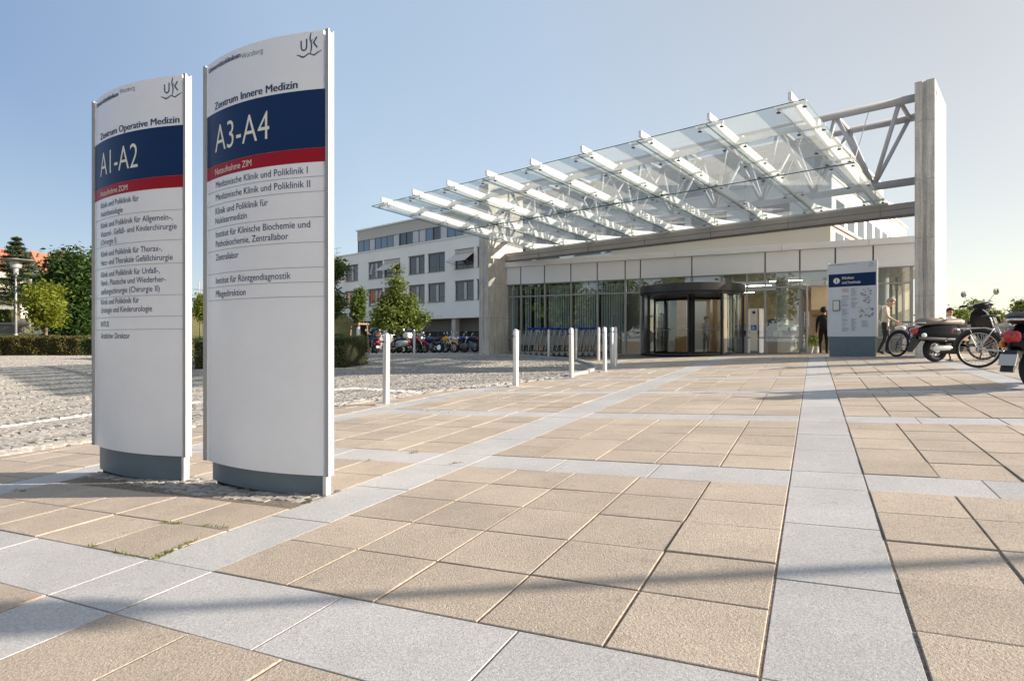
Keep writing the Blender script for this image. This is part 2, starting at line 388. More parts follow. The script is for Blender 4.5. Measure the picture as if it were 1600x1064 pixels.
# plaza edge towards the road, in the paving's own axes
_ev = [-30, -5, 3.3, 4.2, 7.3, 8.5, 10.1, 11.3, 12.9, 14.5, 16.2, 17.6, 19, 20.1, 21.5, 22.3, 22.9]
_eu = [-9, -7.9, -7.77, -7.63, -6.85, -6.6, -6.3, -5.75, -5.2, -5.15, -5.45, -6.1, -6.9, -7.77, -9.9, -12.6, -16.]
edge = lambda v: float(np.interp(v, _ev, _eu))
def slabs(name, cells, mat, gu=.008, gv=.005, bev=.005, depth=.035, clip=True, jit=.0018, low=0.):
    """paving stones with a small arris, laid on the ground surface; cells = (u0, u1, v0, v1)"""
    P = []; 
    for u0, u1, v0, v1 in cells:
        u0 += gu; u1 -= gu; v0 += gv; v1 -= gv
        a, b = (u0, u0)
        if clip:
            a = max(u0, edge(v0) + gu); b = max(u0, edge(v1) + gu)
            if a >= u1 - .02 or b >= u1 - .02: continue
        P.append([(a, v0), (u1, v0), (u1, v1), (b, v1)])
    P = np.array(P); n = len(P)
    cen = P.mean(1, keepdims=True); d = P - cen
    Lh = np.abs(d)
    inn = cen + np.sign(d) * np.maximum(Lh - bev, .002)
    def xyz(Q, off):
        X = Q[..., 0] * CU.x + Q[..., 1] * CV.x; Y = Q[..., 0] * CU.y + Q[..., 1] * CV.y
        return np.stack([X, Y, gz(X, Y) + off], -1)
    t = RNG.normal(0, jit, (n, 4)) * .5 + RNG.normal(0, jit, (n, 1)) - low
    top = xyz(inn, t); mid = xyz(P, t - bev * .8); bot = xyz(P, -depth)
    V = np.concatenate([top, mid, bot], 1).reshape(-1, 3)
    base = (np.arange(n) * 12)[:, None]
    fl = [[0, 1, 2, 3]]
    for k in range(4):
        l = (k + 1) % 4
        fl += [[4 + k, 4 + l, l, k], [8 + k, 8 + l, 4 + l, 4 + k]]
    FQ = np.concatenate([base + np.array(f) for f in fl], 0)
    return tag(npmesh(name, V, FQ, mat), kind='structure')
UB = [(-6.0, -5.55), (-2.92, -2.455), (-.137, .285), (2.34, 2.70), (5.05, 5.45), (7.75, 8.15), (10.45, 10.85), (13.15, 13.55)]
VB = [(-1.265 - 2.67 * k, -.82 - 2.67 * k) for k in (3, 2, 1)] + [(-1.265 + 2.67 * k, -.825 + 2.67 * k) for k in range(0, 9)]
VMAX = 22.86
fu = [(-9.5, -6.0, 7)] + [(UB[i][1], UB[i+1][0], 5) for i in range(len(UB) - 1)] + [(13.55, 16.2, 5)]
fv = [(VB[i][1], VB[i+1][0], 5) for i in range(len(VB) - 1)]
tiles, bands = [], []
for a, b, n in fu:
    for c, d, k in fv:
        if c > VMAX: continue
        du = (b - a) / n; dv = (d - c) / k
        for i in range(n):
            for j in range(k):
                v1 = min(c + (j + 1) * dv, VMAX)
                if c + j * dv < VMAX - .05: tiles.append((a + i * du, a + (i + 1) * du, c + j * dv, v1))
    for c, d in VB:                                   # bands across
        if c > VMAX: continue
        if a < -6.5:                                  # beyond the last band: plain slabs
            for i in range(n): tiles.append((a + i * (b - a) / n, a + (i + 1) * (b - a) / n, c, d))
            continue
        cut = sorted([a] + [a + (b - a) * t for t in ((.36, .78) if random.random() < .5 else (.3, .62))] + [b])
        if a == UB[1][1] and abs(c - 1.405) < .01: cut = [a, -1.68, -.9, b]
        for i in range(len(cut) - 1): bands.append((cut[i], cut[i+1], c, min(d, VMAX)))
for a, b in UB:
    for c, d, k in fv:
        if c > VMAX: continue
        for j in range(3):
            if c + j * (d - c) / 3 < VMAX - .05: bands.append((a, b, c + j * (d - c) / 3, min(c + (j + 1) * (d - c) / 3, VMAX)))
    for c, d in VB:
        if c < VMAX: bands.append((a, b, c, min(d, VMAX)))
# strip of slabs running out to the left in front of the facade
for i in range(26):
    tiles.append((-9.5 - .45 * (i + 1), -9.5 - .45 * i, 21.4, 22.13)); tiles.append((-9.5 - .45 * (i + 1), -9.5 - .45 * i, 22.13, VMAX))
    for j in range(5): tiles.append((-9.5 - .45 * (i + 1), -9.5 - .45 * i, 19.2 + .44 * j, 19.64 + .44 * j))
# the signs stand in a patch of small setts left out of the slabs
def in_patch(c): return -5.62 < (c[0] + c[1]) / 2 < -2.93 and 2.80 < (c[2] + c[3]) / 2 < 3.40
slabs('plaza_paving', [c for c in tiles if not in_patch(c)], M_TILE, gu=.0055, gv=.0045, bev=.0028, jit=.0014)
slabs('granite_bands', bands, M_GRAN, gu=.0045, gv=.0035, bev=.0018, jit=.0006, low=.003)
def bed(name, mat, off, u0, u1, v0, v1, n=44, k=70):
    us = np.linspace(0, 1, n); vs = np.linspace(v0, v1, k); V = []; q = []
    for v in vs:
        e = max(u0, edge(v) + .01) if u0 > -50 else u0
        for t in us:
            x, y = UV(e + (u1 - e) * t, v); V.append((x, y))
    V = np.array(V); Z = gz(V[:, 0], V[:, 1]) + off
    for j in range(k - 1):
        for i in range(n - 1): a = j * n + i; q.append((a, a + 1, a + n + 1, a + n))
    return tag(npmesh(name, np.c_[V, Z], np.array(q), mat), kind='structure')
bed('paving_bed', M_BED, -.0058, -22, 16.2, -9.2, 22.84)

# cobbles: individual setts laid in overlapping arcs
def setts(name, pts, ang, size, mat, h=.0, jz=.0022):
    n = len(pts); pts = np.asarray(pts); ang = np.asarray(ang)
    ws = size * RNG.uniform(.80, .95, n) / 2; ls = size * RNG.uniform(.82, .97, n) / 2
    cx = np.array([-1, 1, 1, -1]); cy = np.array([-1, -1, 1, 1]); r = .80
    ca, sa = np.cos(ang)[:, None], np.sin(ang)[:, None]
    def ringv(k, jit):
        x = ws[:, None] * cx * k + RNG.normal(0, jit, (n, 4)); y = ls[:, None] * cy * k + RNG.normal(0, jit, (n, 4))
        return np.stack([pts[:, :1] + x * ca - y * sa, pts[:, 1:2] + x * sa + y * ca], -1)
    zc = gz(pts[:, 0], pts[:, 1])[:, None] + h + RNG.normal(0, jz, (n, 1))
    sl = RNG.normal(0, .003, (n, 4))
    A = ringv(r, .003); B = ringv(1, .005)
    top = np.concatenate([A, (zc + sl + .004)[..., None]], -1); mid = np.concatenate([B, (zc + sl - .003)[..., None]], -1); bot = np.concatenate([B, (zc - .05 + sl * 0)[..., None]], -1)
    V = np.concatenate([top, mid, bot], 1).reshape(-1, 3); base = (np.arange(n) * 12)[:, None]
    fl = [[0, 1, 2, 3]]
    for k in range(4):
        l = (k + 1) % 4; fl += [[4 + k, 4 + l, l, k], [8 + k, 8 + l, 4 + l, 4 + k]]
    FQ = np.concatenate([base + np.array(f) for f in fl], 0)
    return tag(npmesh(name, V, FQ, mat), kind='structure')
def line_near(u, v):
    """the white lines of the parking bays: (along one edge, then two cross pieces)"""
    for (a, b), (c, d), w in (((-10.95, 3.0), (-10.95, 6.6), .11), ((-10.95, 6.6), (-9.0, 10.2), .11), ((-9.0, 10.2), (-6.75, 9.5), .11), ((-10.95, 4.2), (-9.2, 3.2), .11)):
        L2 = (c - a) ** 2 + (d - b) ** 2; t = max(0, min(1, ((u - a) * (c - a) + (v - b) * (d - b)) / L2))
        if math.hypot(u - a - t * (c - a), v - b - t * (d - b)) < w: return True
    return False
road_p, road_a, white_p, white_a, pale_p, pale_a = [], [], [], [], [], []
SZ = .112
for i in range(-350, -44):
    for j in range(0, 190):
        u = i * SZ; v0 = 1.0 + j * SZ
        t = (u / 1.32) % 1.0 * 2 - 1
        v = v0 + .42 * (1 - t * t); sl = math.atan(-.42 * 2 * t / .66)
        uu = u + random.gauss(0, .006); vv = v + random.gauss(0, .006)
        e = edge(vv)
        if uu > e - .05: continue
        x, y = UV(uu, vv)
        if y < 3.2 or y > 33.0 or (y > 24.5 and x > -11): continue
        px = HX + F * x / y
        if px < -140 or px > 960: continue
        a = ANG_U + sl
        if line_near(uu, vv): white_p.append((x, y)); white_a.append(a)
        elif vv < 13 and uu > e - .55: pale_p.append((x, y)); pale_a.append(a)
        else: road_p.append((x, y)); road_a.append(a)
setts('cobbled_road', road_p, road_a, SZ, M_COB)
setts('road_marking', white_p, white_a, SZ, M_COBW, .002)
setts('gutter_cobbles', pale_p, pale_a, SZ, M_COBL, .004)
def road_keep(x, y):
    u, v = toUV(x, y)
    return u < edge(v) + .3
sheet('road_bed', np.linspace(-34, 6, 81), np.linspace(-6, 33.4, 79), -.030, M_ROADBED, lambda x, y: road_keep(x, y) and (y < 24.3 or x < -11))
sheet('road', np.linspace(-40, 8, 97), np.linspace(22.6, 40, 36), -.004, M_ROAD, lambda x, y: road_keep(x, y) and y > 24.2 and x > -11.5)
# setts round the feet of the signs
pp, pa = [], []
for i in range(40):
    for j in range(12):
        u = -5.6 + i * .070 + (j % 2) * .035; v = 2.76 + j * .070
        if u > -2.95 or v > 3.19: continue
        if v < 2.86 + .10 * math.sin(u * 2.1) * .6: continue
        x, y = UV(u + random.gauss(0, .006), v + random.gauss(0, .006)); pp.append((x, y)); pa.append(ANG_U + random.gauss(0, .12))
setts('sett_patch', pp, pa, .074, M_COB, -.004, .002)
# kerb along the curved end of the plaza and on along the motorcycle stand
M_KERB = stone_mat('kerb_stone', (.33, .32, .31), (.48, .47, .46), 60., .1, .1, .5, 90.)
kl = [Vector(UV(edge(v), v)) for v in np.linspace(13.2, 21.6, 24)] + [Vector((unp(px, py).x, unp(px, py).y)) for px, py in ((742, 554.5), (700, 555), (640, 556), (575, 557.5), (520, 559))]
kb = MB()
for a, b in zip(kl[:-1], kl[1:]):
    d = (b - a).normalized(); nrm = Vector((-d.y, d.x)) * .06; L = (b - a).length; k = max(1, int(L / 1.0))
    for i in range(k):
        p = a + d * (L * i / k + .006); q = a + d * (L * (i + 1) / k - .006)
        vs = []
        for w, h in ((-1, -.2), (1, -.2), (1, .06), (-1, .06)):
            for r_ in (p, q): vs.append((r_.x + nrm.x * w, r_.y + nrm.y * w, G(r_.x, r_.y) + h))
        kb.add(vs, [(0, 2, 3, 1), (2, 4, 5, 3), (4, 6, 7, 5), (6, 0, 1, 7), (0, 6, 4, 2), (1, 3, 5, 7)])
tag(kb.build('kerb', M_KERB, bevel=.012), kind='structure')
# ------------------------------------------------------------------ the two big pylon signs
M_PANEL = pm('sign_enamel', (.84, .85, .89), .24, noise=.03, nscale=2.5)
M_ALU = pm('brushed_aluminium', (.74, .74, .75), .32, .55, noise=.05, nscale=9)
M_ALUW = pm('white_aluminium', (.82, .81, .79), .35, noise=.03, nscale=5)
M_PLINTH = pm('blue_grey_paint', (.12, .165, .205), .38, noise=.12, nscale=5)
M_NAVY = pm('navy_film', (.006, .028, .105), .4, noise=.05, nscale=6, spec=.2)
M_RED = pm('red_film', (.34, .008, .020), .4, spec=.2)
M_TXT = pm('dark_blue_lettering', (.020, .045, .125), .5)
M_TXW = pm('cream_lettering', (.80, .78, .68), .5)
M_LINE = pm('grey_rule', (.30, .32, .36), .5)
CAPH = max(y for x, y in T_('H')[0])
WS, SAG, TH = 1.225, .098, .022
sag = lambda w: SAG * (1 - (2 * w / WS - 1) ** 2)
class Panel:
    """positions on a bulging panel from pixels of the photograph"""
    def __init__(s, L, rz=ANG_U, W=WS, bulge=True):
        s.L = Vector(L); s.rz = rz; s.W = W; s.sag = sag if bulge else (lambda w: 0.)
        a = Vector((math.cos(rz), math.sin(rz))); b = Vector((-a.y, a.x))
        s.ws = np.linspace(0, W, 400); P = [s.L + a * w - b * s.sag(w) for w in s.ws]
        s.px = np.array([HX + F * p.x / p.y for p in P]); s.Y = np.array([p.y for p in P])
    def w(s, px): return float(np.interp(px, s.px, s.ws))
    def z(s, w, py): return (HY - py) / F * float(np.interp(w, s.ws, s.Y))
    def pt(s, w, z, off=.0015): return (w, -s.sag(w) - off, z)
    def text(s, mb, t, pxl, yl, pxr, cap, bold=0., m=0, off=.0022):
        vs, fs = T_(t, min(bold, 0.)); x0 = min(v[0] for v in vs); x1 = max(v[0] for v in vs)
        wl, wr = s.w(pxl), s.w(pxr); z0 = s.z(wl, yl); k = (wr - wl) / (x1 - x0); q = cap / CAPH
        for i, d in enumerate((-.05, 0, .05) if bold > 0 else (0,)):      # heavier weight: strokes widened sideways
            mb.add([s.pt(wl + (x - x0) * k + d * cap, z0 + y * q, off + .0002 * i) for x, y in vs], fs, m)
    def rule(s, mb, z, m=0, th=.0035, a=.02, b=None, off=.0018):
        b = s.W - .02 if b is None else b; ws = np.linspace(a, b, 24)
        mb.add([s.pt(w, z + d, off) for w in ws for d in (-th / 2, th / 2)], [(2*i, 2*i+2, 2*i+3, 2*i+1) for i in range(23)], m)
    def band(s, mb, z0, z1, off=.0012, a=.012, b=None):
        b = s.W - .012 if b is None else b; ws = np.linspace(a, b, 40)
        mb.add([s.pt(w, z, off) for w in ws for z in (z0, z1)], [(2*i, 2*i+2, 2*i+3, 2*i+1) for i in range(39)])
    def stroke(s, mb, pts, hw, off=.0022):
        """pts are (w, z); variable half width"""
        n = len(pts); hw = hw if isinstance(hw, (list, tuple)) else [hw] * n; vs = []
        for i, (w, z) in enumerate(pts):
            a = pts[max(i - 1, 0)]; b = pts[min(i + 1, n - 1)]; d = Vector((b[0] - a[0], b[1] - a[1])).normalized()
            vs += [s.pt(w - d.y * hw[i], z + d.x * hw[i], off), s.pt(w + d.y * hw[i], z - d.x * hw[i], off)]
        mb.add(vs, [(2*i, 2*i+1, 2*i+3, 2*i+2) for i in range(n - 1)])
    def logo(s, mb, w0, z0, k):
        """k metres per unit; unit drawing 180 wide, 165 high with its foot at z0"""
        f = lambda L_: [(w0 + x * k, z0 + (160 - y) * k) for x, y in L_]
        h = 4.6 * k
        s.stroke(mb, f([(34, 44), (34, 82), (36, 96), (44, 106), (54, 109), (64, 106), (71, 96), (73, 82), (73, 36)]), h)
        s.stroke(mb, f([(143, 30), (120, 66)]), h); s.stroke(mb, f([(118, 62), (146, 98)]), h)
        s.stroke(mb, f([(104, 0), (98, 22), (97, 40), (103, 62), (107, 84), (104, 112), (95, 138)]), [.6*h, .9*h, 1.0*h, .8*h, 1.0*h, .8*h, .3*h])
        s.stroke(mb, f([(104, 66), (108, 52), (114, 42)]), [.8*h, .5*h, .2*h])
        s.stroke(mb, f([(2, 133), (22, 140), (46, 152), (64, 146), (84, 133), (98, 134), (110, 141), (124, 146), (146, 132), (176, 118)]), [.5*h, .8*h, 1.1*h, .9*h, .7*h, .8*h, .7*h, 1.0*h, .8*h, .4*h])
def pylon(L, label, bands_z, texts, whites, rules, logo, z0=-.912, z1=2.09):
    P = Panel(L); g = min(G(*(P.L + CU * w)) for w in (0, WS))
    t = thing('pylon_sign', label, 'sign', (L[0], L[1], 0), ANG_U)
    ws = [WS * i / 40 for i in range(41)]
    def lens(mb, za, zb, a, b, ins=0.):
        fr = [(w, -sag(w) + ins) for w in ws if a <= w <= b]; bk = [(w, TH + sag(w) - ins) for w in ws if a <= w <= b]
        return mb.poly(fr + bk[::-1], zb - za, axis='Z', T=Matrix.Translation((0, 0, (za + zb) / 2)))
    lens(MB(), z0, z1, .02, WS - .02).build('panel', M_PANEL, t, autos=R(25))
    for x in (0, WS):
        e = MB(); q = -.012 if x == 0 else .012
        e.b2((x - .016 + q * .5, -.016, z0 - .002), (x + .013 + q * .5, -.002, z1 + .001))
        e.b2((x - .014 + q * .4, -.002, z0 - .001), (x + .010 + q * .4, TH + .004, z1 - .014), 1)
        e.b2((x - .016 + q * .5, TH + .004, z0 - .002), (x + .013 + q * .5, TH + .016, z1 - .002))
        e.build('edge_profile', [pm('edge_shade_grey', (.36, .37, .39), .5, .1), M_ALUW], t, bevel=.0015)  # shade put into the grey of the outer strips; side plate stays white
    pl = lens(MB(), g + .035, z0 - .004, .04, WS - .03, .024)
    lens(MB(), g - .08, g + .034, .10, WS - .09, .06).build('foot', pm('dark_footing', (.06, .05, .04), .95, noise=.3), t)
    pl.b2((WS - .035, -.012, g - .06), (WS - .006, TH + .012, z0 - .004), 1)
    pl.build('plinth', [M_PLINTH, M_ALU], t, autos=R(25))
    b = MB(); P.band(b, bands_z[1], bands_z[0]); b.build('blue_band', M_NAVY, t)
    b = MB(); P.band(b, bands_z[2], bands_z[1] - .001); b.build('red_band', M_RED, t)
    for a in texts: mb = MB(); P.text(mb, *a); mb.build('lettering', M_TXT, t)
    for a in whites: mb = MB(); P.text(mb, *a); mb.build('white_lettering', M_TXW, t)
    for py in rules: mb = MB(); P.rule(mb, P.z(.03, py)); mb.build('divider', M_LINE, t)
    mb = MB(); w0 = P.w(logo[0]); w1 = P.w(logo[1]); P.logo(mb, w0, P.z(w0, logo[2]), (w1 - w0) / 180); mb.build('logo', M_TXT, t)
    return t, P
c5 = .0465
LA3 = (-2.334, 4.60); P3 = Panel(LA3)
bz = [P3.z(.02, 184.3), P3.z(.02, 265), P3.z(.02, 284.8)]
BO = .009
pylon(LA3, 'tall white pylon sign with A3-A4 on its blue band, nearer of the two', bz,
  [('Universitätsklinikum', 326.5, 116.2, 376, .037, BO), ('Würzburg', 378, 99 - 9.5 + 3.5, 411, .037, -.012), ('Zentrum Innere Medizin', 336, 173, 465, .052, BO),
   ('Medizinische Klinik und Poliklinik I', 337.6, 294.7, 481, c5), ('Medizinische Klinik und Poliklinik II', 337.6, 314.4, 485, c5),
   ('Klinik und Poliklinik für', 337, 336, 419, c5), ('Nuklearmedizin', 337, 351, 386, c5), ('Institut für Klinische Biochemie und', 337.6, 371.7, 485, c5),
   ('Pathobiochemie, Zentrallabor', 337.6, 386.9, 451, c5), ('Zentrallabor', 337.6, 407.8, 373, c5), ('Institut für Röntgendiagnostik', 337.6, 443.7, 454.5, c5), ('Pflegedirektion', 337.6, 464.5, 384, c5)],
  [('A3-A4', 336.6, 239.6, 421, .196, -.006), ('Notaufnahme ZIM', 336.6, 274.5, 393, .045)],
  [304.6, 325.3, 360.8, 395.4, 430.3, 450.7, 471], (463.5, 504, 93.5))
LA1 = (-3.66, 5.28); P1 = Panel(LA1)
bz1 = [P1.z(.02, 229.4), P1.z(.02, 299.7), P1.z(.02, 316.7)]
pylon(LA1, 'tall white pylon sign with A1-A2 on its blue band, farther of the two', bz1,
  [('Universitätsklinikum', 151.5, 169.7, 185, .037, BO), ('Würzburg', 187, 147.5, 211, .037, -.012), ('Zentrum Operative Medizin', 157.2, 219.8, 280.5, .052, BO),
   ('Klinik und Poliklinik für', 157.8, 326.9, 217, c5), ('Anästhesiologie', 157.8, 340.3, 192, c5), ('Klinik und Poliklinik für Allgemein-,', 157.8, 358.2, 269.7, c5),
   ('Viszeral-, Gefäß- und Kinderchirurgie', 157.8, 371.7, 276.4, c5), ('(Chirurgie I)', 157.8, 384.4, 182, c5), ('Klinik und Poliklinik für Thorax-,', 158.2, 402.5, 253.4, c5),
   ('Herz- und Thorakale Gefäßchirurgie', 158.2, 415.9, 270.2, c5), ('Klinik und Poliklinik für Unfall-,', 158.2, 434.3, 250, c5), ('Hand-, Plastische und Wiederher-', 158.2, 447.3, 259.4, c5),
   ('stellungschirurgie (Chirurgie II)', 158.2, 460.7, 249.7, c5), ('Klinik und Poliklinik für', 158.2, 476.5, 217.7, c5), ('Urologie und Kinderurologie', 158.2, 489.4, 237.8, c5),
   ('INTUS', 158.2, 511, 170.5, c5), ('Ärztlicher Direktor', 158.2, 529, 203, c5)],
  [('A1-A2', 157.2, 277.4, 215.6, .196, -.006), ('Notaufnahme ZOM', 157.8, 308.4, 199.4, .045)],
  [347.7, 390, 422.8, 467.4, 497.6, 516], (251.5, 284.7, 157.5))

# ------------------------------------------------------------------ information board in front of the entrance
LI = (9.30, 17.70); WI = 1.24
PI_ = Panel(LI, ANG_P, WI, False); gi = min(G(9.3, 17.7), G(10.23, 16.88))
t = thing('information_board', 'free-standing white information board with site map and blue heading by the open door', 'sign', (LI[0], LI[1], 0), ANG_P)
MB().b2((.012, 0, .115), (WI - .012, .13, 2.25)).build('panel', pm('board_enamel', (.66, .69, .74), .35, noise=.03), t, bevel=.004)
for x in (0, WI): MB().b2((x - .014, -.012, .113), (x + .014, .142, 2.27)).build('edge_profile', M_ALU, t, bevel=.003)
MB().b2((.03, .012, gi - .06), (WI - .03, .118, .113)).build('plinth', M_PLINTH, t, bevel=.003)
b = MB(); zt, zb = PI_.z(.05, 428), PI_.z(.05, 447); zt, zb = 1.93, 1.555
PI_.band(b, zb, zt, .003); b.build('blue_band', M_NAVY, t)
mb = MB()
def flat_text(mb, P, s, w0, z0, width, cap, bold=0., m=0, off=.005):
    vs, fs = T_(s, bold); x0 = min(v[0] for v in vs); x1 = max(v[0] for v in vs); k = width / (x1 - x0); q = cap / CAPH
    mb.add([P.pt(w0 + (x - x0) * k, z0 + y * q, off) for x, y in vs], fs, m)
flat_text(mb, PI_, 'Kliniken', .37, 1.77, .30, .075, BO); flat_text(mb, PI_, 'und Institute', .37, 1.64, .47, .075, BO)
ci = [(.225 + .085 * math.cos(a), 1.735 + .085 * math.sin(a)) for a in np.linspace(0, 2 * math.pi, 28, endpoint=False)]
mb.add([PI_.pt(w, z, .0045) for w, z in ci], [list(range(28))]); mb.build('white_lettering', M_TXW, t)
mb = MB(); flat_text(mb, PI_, 'i', .208, 1.685, .032, .105, .03, off=.0065)
flat_text(mb, PI_, 'Universitätsklinikum', .035, 2.185, .47, .032, BO); flat_text(mb, PI_, 'Würzburg', .525, 2.185, .22, .032, -.012)
PI_.logo(mb, 1.03, 2.08, .16 / 180)
rr = random.Random(5)
for (w0, wmax, za, zb_, st) in ((.36, .20, 1.30, .25, .024), (.60, .20, 1.52, .92, .024), (.60, .16, .62, .26, .024), (.87, .22, .56, .38, .024)):
    z = za
    while z > zb_:
        if rr.random() > .13: PI_.rule(mb, z, th=.0075, a=w0, b=w0 + wmax * rr.uniform(.45, 1), off=.0045)
        z -= st
mb.build('lettering', pm('grey_blue_print', (.16, .20, .28), .5), t)
mb = MB()
for z in (1.50, 1.475, 1.45, 1.425, 1.40): PI_.rule(mb, z, th=.0075, a=.36, b=.36 + rr.uniform(.10, .20), off=.0045)
mb.build('red_lettering', pm('red_print', (.5, .12, .12), .5), t)
mb = MB(); r2 = random.Random(8)
for cx, cz, rx, rz_, n in ((1.00, 1.36, .15, .12, 16), (1.02, 1.13, .10, .13, 12), (.98, .80, .20, .17, 26), (.90, 1.30, .08, .05, 6)):
    for i in range(n):
        a = r2.uniform(0, 6.28); k = math.sqrt(r2.random()); x = cx + rx * k * math.cos(a); z = cz + rz_ * k * math.sin(a); s_ = r2.uniform(.016, .034); an = r2.uniform(0, 3)
        vs = [PI_.pt(x + s_ * math.cos(an + d) * (1.4 if j % 2 else 1), z + s_ * math.sin(an + d), .0042 + .0004 * (i % 5)) for j, d in enumerate((.5, 2.2, 3.6, 5.3))]
        mb.add(vs, [(0, 1, 2, 3)], i % 3)
mb.build('site_map', [pm('map_grey', (.30, .34, .38), .6), pm('map_cream', (.55, .53, .42), .6), pm('map_dark', (.20, .22, .26), .6)], t)
lb = MB(); lb.b2((.13, -.045, .86), (.32, -.002, 1.17)); lb.b2((.15, -.050, .885), (.30, -.0455, 1.145), 1)
lb.build('leaflet_box', [pm('box_grey', (.18, .19, .20), .4), pm('leaflet_white', (.68, .67, .66), .5)], t, bevel=.006)

# ------------------------------------------------------------------ bollards
M_BOL = pm('bollard_aluminium', (.64, .62, .61), .36, .6, noise=.06, nscale=14)
M_DARK = pm('dark_metal', (.03, .03, .033), .4, .3)
def bollard():
    t = thing('bollard', '', 'bollard', (0, 0, 0), 0, 'bollards along the edge of the forecourt')
    p = MB(); prof = [(.056, -.12), (.056, 1.09)]
    p.lathe([(.056, -.12), (.056, 1.085), (.052, 1.10), (.038, 1.125), (.018, 1.14), (.002, 1.143)], n=8); p.build('post', M_BOL, t, autos=R(20))
    MB().lathe([(.0565, 0), (.0565, .012)], (0, 0, .985), n=8).build('collar_groove', pm('groove_grey', (.3, .3, .31), .5), t)
    l = MB(); l.tube([(-.05, -.02, 1.0), (-.078, -.032, 1.0)], .016, 8); l.build('lug', M_DARK, t, autos=AS)
    f = MB(); f.b2((-.16, -.10, -.03), (.16, .10, .018)); f.build('foot_plate', pm('steel_plate', (.46, .45, .44), .55, .3, noise=.15), t, bevel=.004)
    return t
bspec = [(603, 632, 'stout bollard beside the tall A3-A4 sign, nearest of the row', 1.0), (806, 604, 'bollard in front of the left concrete pillar, second nearest', 1.0), (893, 591, 'bollard in front of the middle of the trolley row, third nearest', 1.0), (945, 581, 'thick bollard left of the revolving door, fourth nearest', 1.0),
         (961.5, 572.5, 'rightmost bollard, just left of the revolving door', 1.0), (956, 568.5, 'bollard half hidden between two bollards left of the revolving door', 1.0), (935, 563.5, 'bollard at the right end of the trolley row', 1.0), (900, 560, 'leaning slim bollard close behind a thicker one by the trolleys', .97), (857, 557.2, 'bollard standing in front of the left half of the trolley row', .93), (811, 556.5, 'bollard half hidden behind another in front of the concrete pillar', .92)]
b0 = None
for i, (px, py, lab, sc) in enumerate(bspec):
    p = unp(px, py); o = b0 = bollard() if i == 0 else None
    if i == 0: first = o
    else: o = copy_tree(first)
    o.location = p; o.scale = (1, 1, sc); o.rotation_euler = (R(random.uniform(-.6, .6)), R(random.uniform(-.6, .6)), R(random.uniform(-20, 20))); o['label'] = lab
# short posts before the motorcycles and by the hedge
def slim_post(px, y0, y1, Y, label, w=.07):
    x = at(px, Y); t = thing('parking_post', label, 'post', (x, Y, G(x, Y)), 0, 'slim posts by the motorcycle stand'); h = zz(y0, Y) - G(x, Y)
    MB().lathe([(w, -.1), (w, h - .03), (w * .7, h), (.004, h + .01)], n=10).build('post', M_BOL, t, autos=AS)
    MB().lathe([(w * 1.9, -.02), (w * 1.9, .02)], n=12).build('foot_plate', M_DARK, t)
slim_post(647.5, 517, 553, 27., 'slim grey post in front of the motorcycles', .055)
slim_post(559.8, 511, 550, 23., 'pale post behind the clipped hedge', .07)
# ------------------------------------------------------------------ concrete slabs that carry the canopy
def concrete_mat(name, c1, c2, board=3.2):
    m = stone_mat(name, c1, c2, 26., 0, .16, .45, 50., .85, .006); nt = m.node_tree; b = nt.nodes['Principled BSDF']; L = nt.links.new
    src = b.inputs['Base Color'].links[0].from_socket
    tc = nt.nodes.new('ShaderNodeTexCoord'); mp = nt.nodes.new('ShaderNodeMapping'); mp.inputs['Scale'].default_value = (9, 9, .55); L(tc.outputs['Object'], mp.inputs[0])
    n = nt.nodes.new('ShaderNodeTexNoise'); n.inputs['Scale'].default_value = 1.6; n.inputs['Detail'].default_value = 6; n.inputs['Roughness'].default_value = .7; L(mp.outputs[0], n.inputs['Vector'])
    r = nt.nodes.new('ShaderNodeMapRange'); r.inputs[1].default_value = .32; r.inputs[2].default_value = .62; r.inputs[3].default_value = .62; r.inputs[4].default_value = 1.08; L(n.outputs[0], r.inputs[0])
    s = nt.nodes.new('ShaderNodeVectorMath'); s.operation = 'SCALE'; L(src, s.inputs[0]); L(r.outputs[0], s.inputs['Scale']); L(s.outputs[0], b.inputs['Base Color'])
    return m
M_CONC = concrete_mat('board_marked_concrete', (.50, .47, .42), (.66, .62, .56))
M_HOLE = pm('tie_hole', (.05, .047, .042), .9)
PL0 = (-.976, 24.8)                       # near outer corner of the left slab
def pworld(s, q): return (PL0[0] + PU.x * s + QV.x * q, PL0[1] + PU.y * s + QV.y * q)
def slab_pillar(label, s0, th, w, ztop, holes):
    x, y = pworld(s0, 0); g = min(G(*pworld(s0 + a, b)) for a in (0, -th) for b in (0, w))
    t = thing('concrete_pillar', label, 'pillar', (x, y, 0), ANG_P)
    # channel section on the narrow face: two ribs and a set-back web between
    prof = [(0, 0), (0, w), (-th, w), (-th, .0), (-th * .62, .0), (-th * .56, .06), (-th * .47, .06), (-th * .41, 0)]
    MB().poly(prof, ztop - g + .4, axis='Z', T=Matrix.Translation((0, 0, (ztop + g - .4) / 2))).build('shaft', M_CONC, t, bevel=.012)
    for z in (g + 1.55, g + 3.0, g + 4.45, g + 5.9):
        if z < ztop - .3:
            j = MB(); j.b2((-.004, .01, z - .004), (.0015, w - .01, z + .004)); j.b2((-th + .01, -.0015, z - .004), (-th * .64, .004, z + .004)); j.b2((-th * .39, -.0015, z - .004), (-.01, .004, z + .004)); j.build('casting_joint', pm('joint_dark_line', (.17, .155, .13), .9), t)  # thin dark strips mark the casting joints
    for q, z in holes:
        MB().tube([(-.01, q, z), (.003, q, z)], .075, 18).build('tie_hole', M_HOLE, t)
    return t
slab_pillar('tall concrete slab pillar at the right end of the glass canopy', 15.15, .42, 2.3, 6.46, [(.30, 6.17), (1.87, 6.05), (1.2, 4.29)])
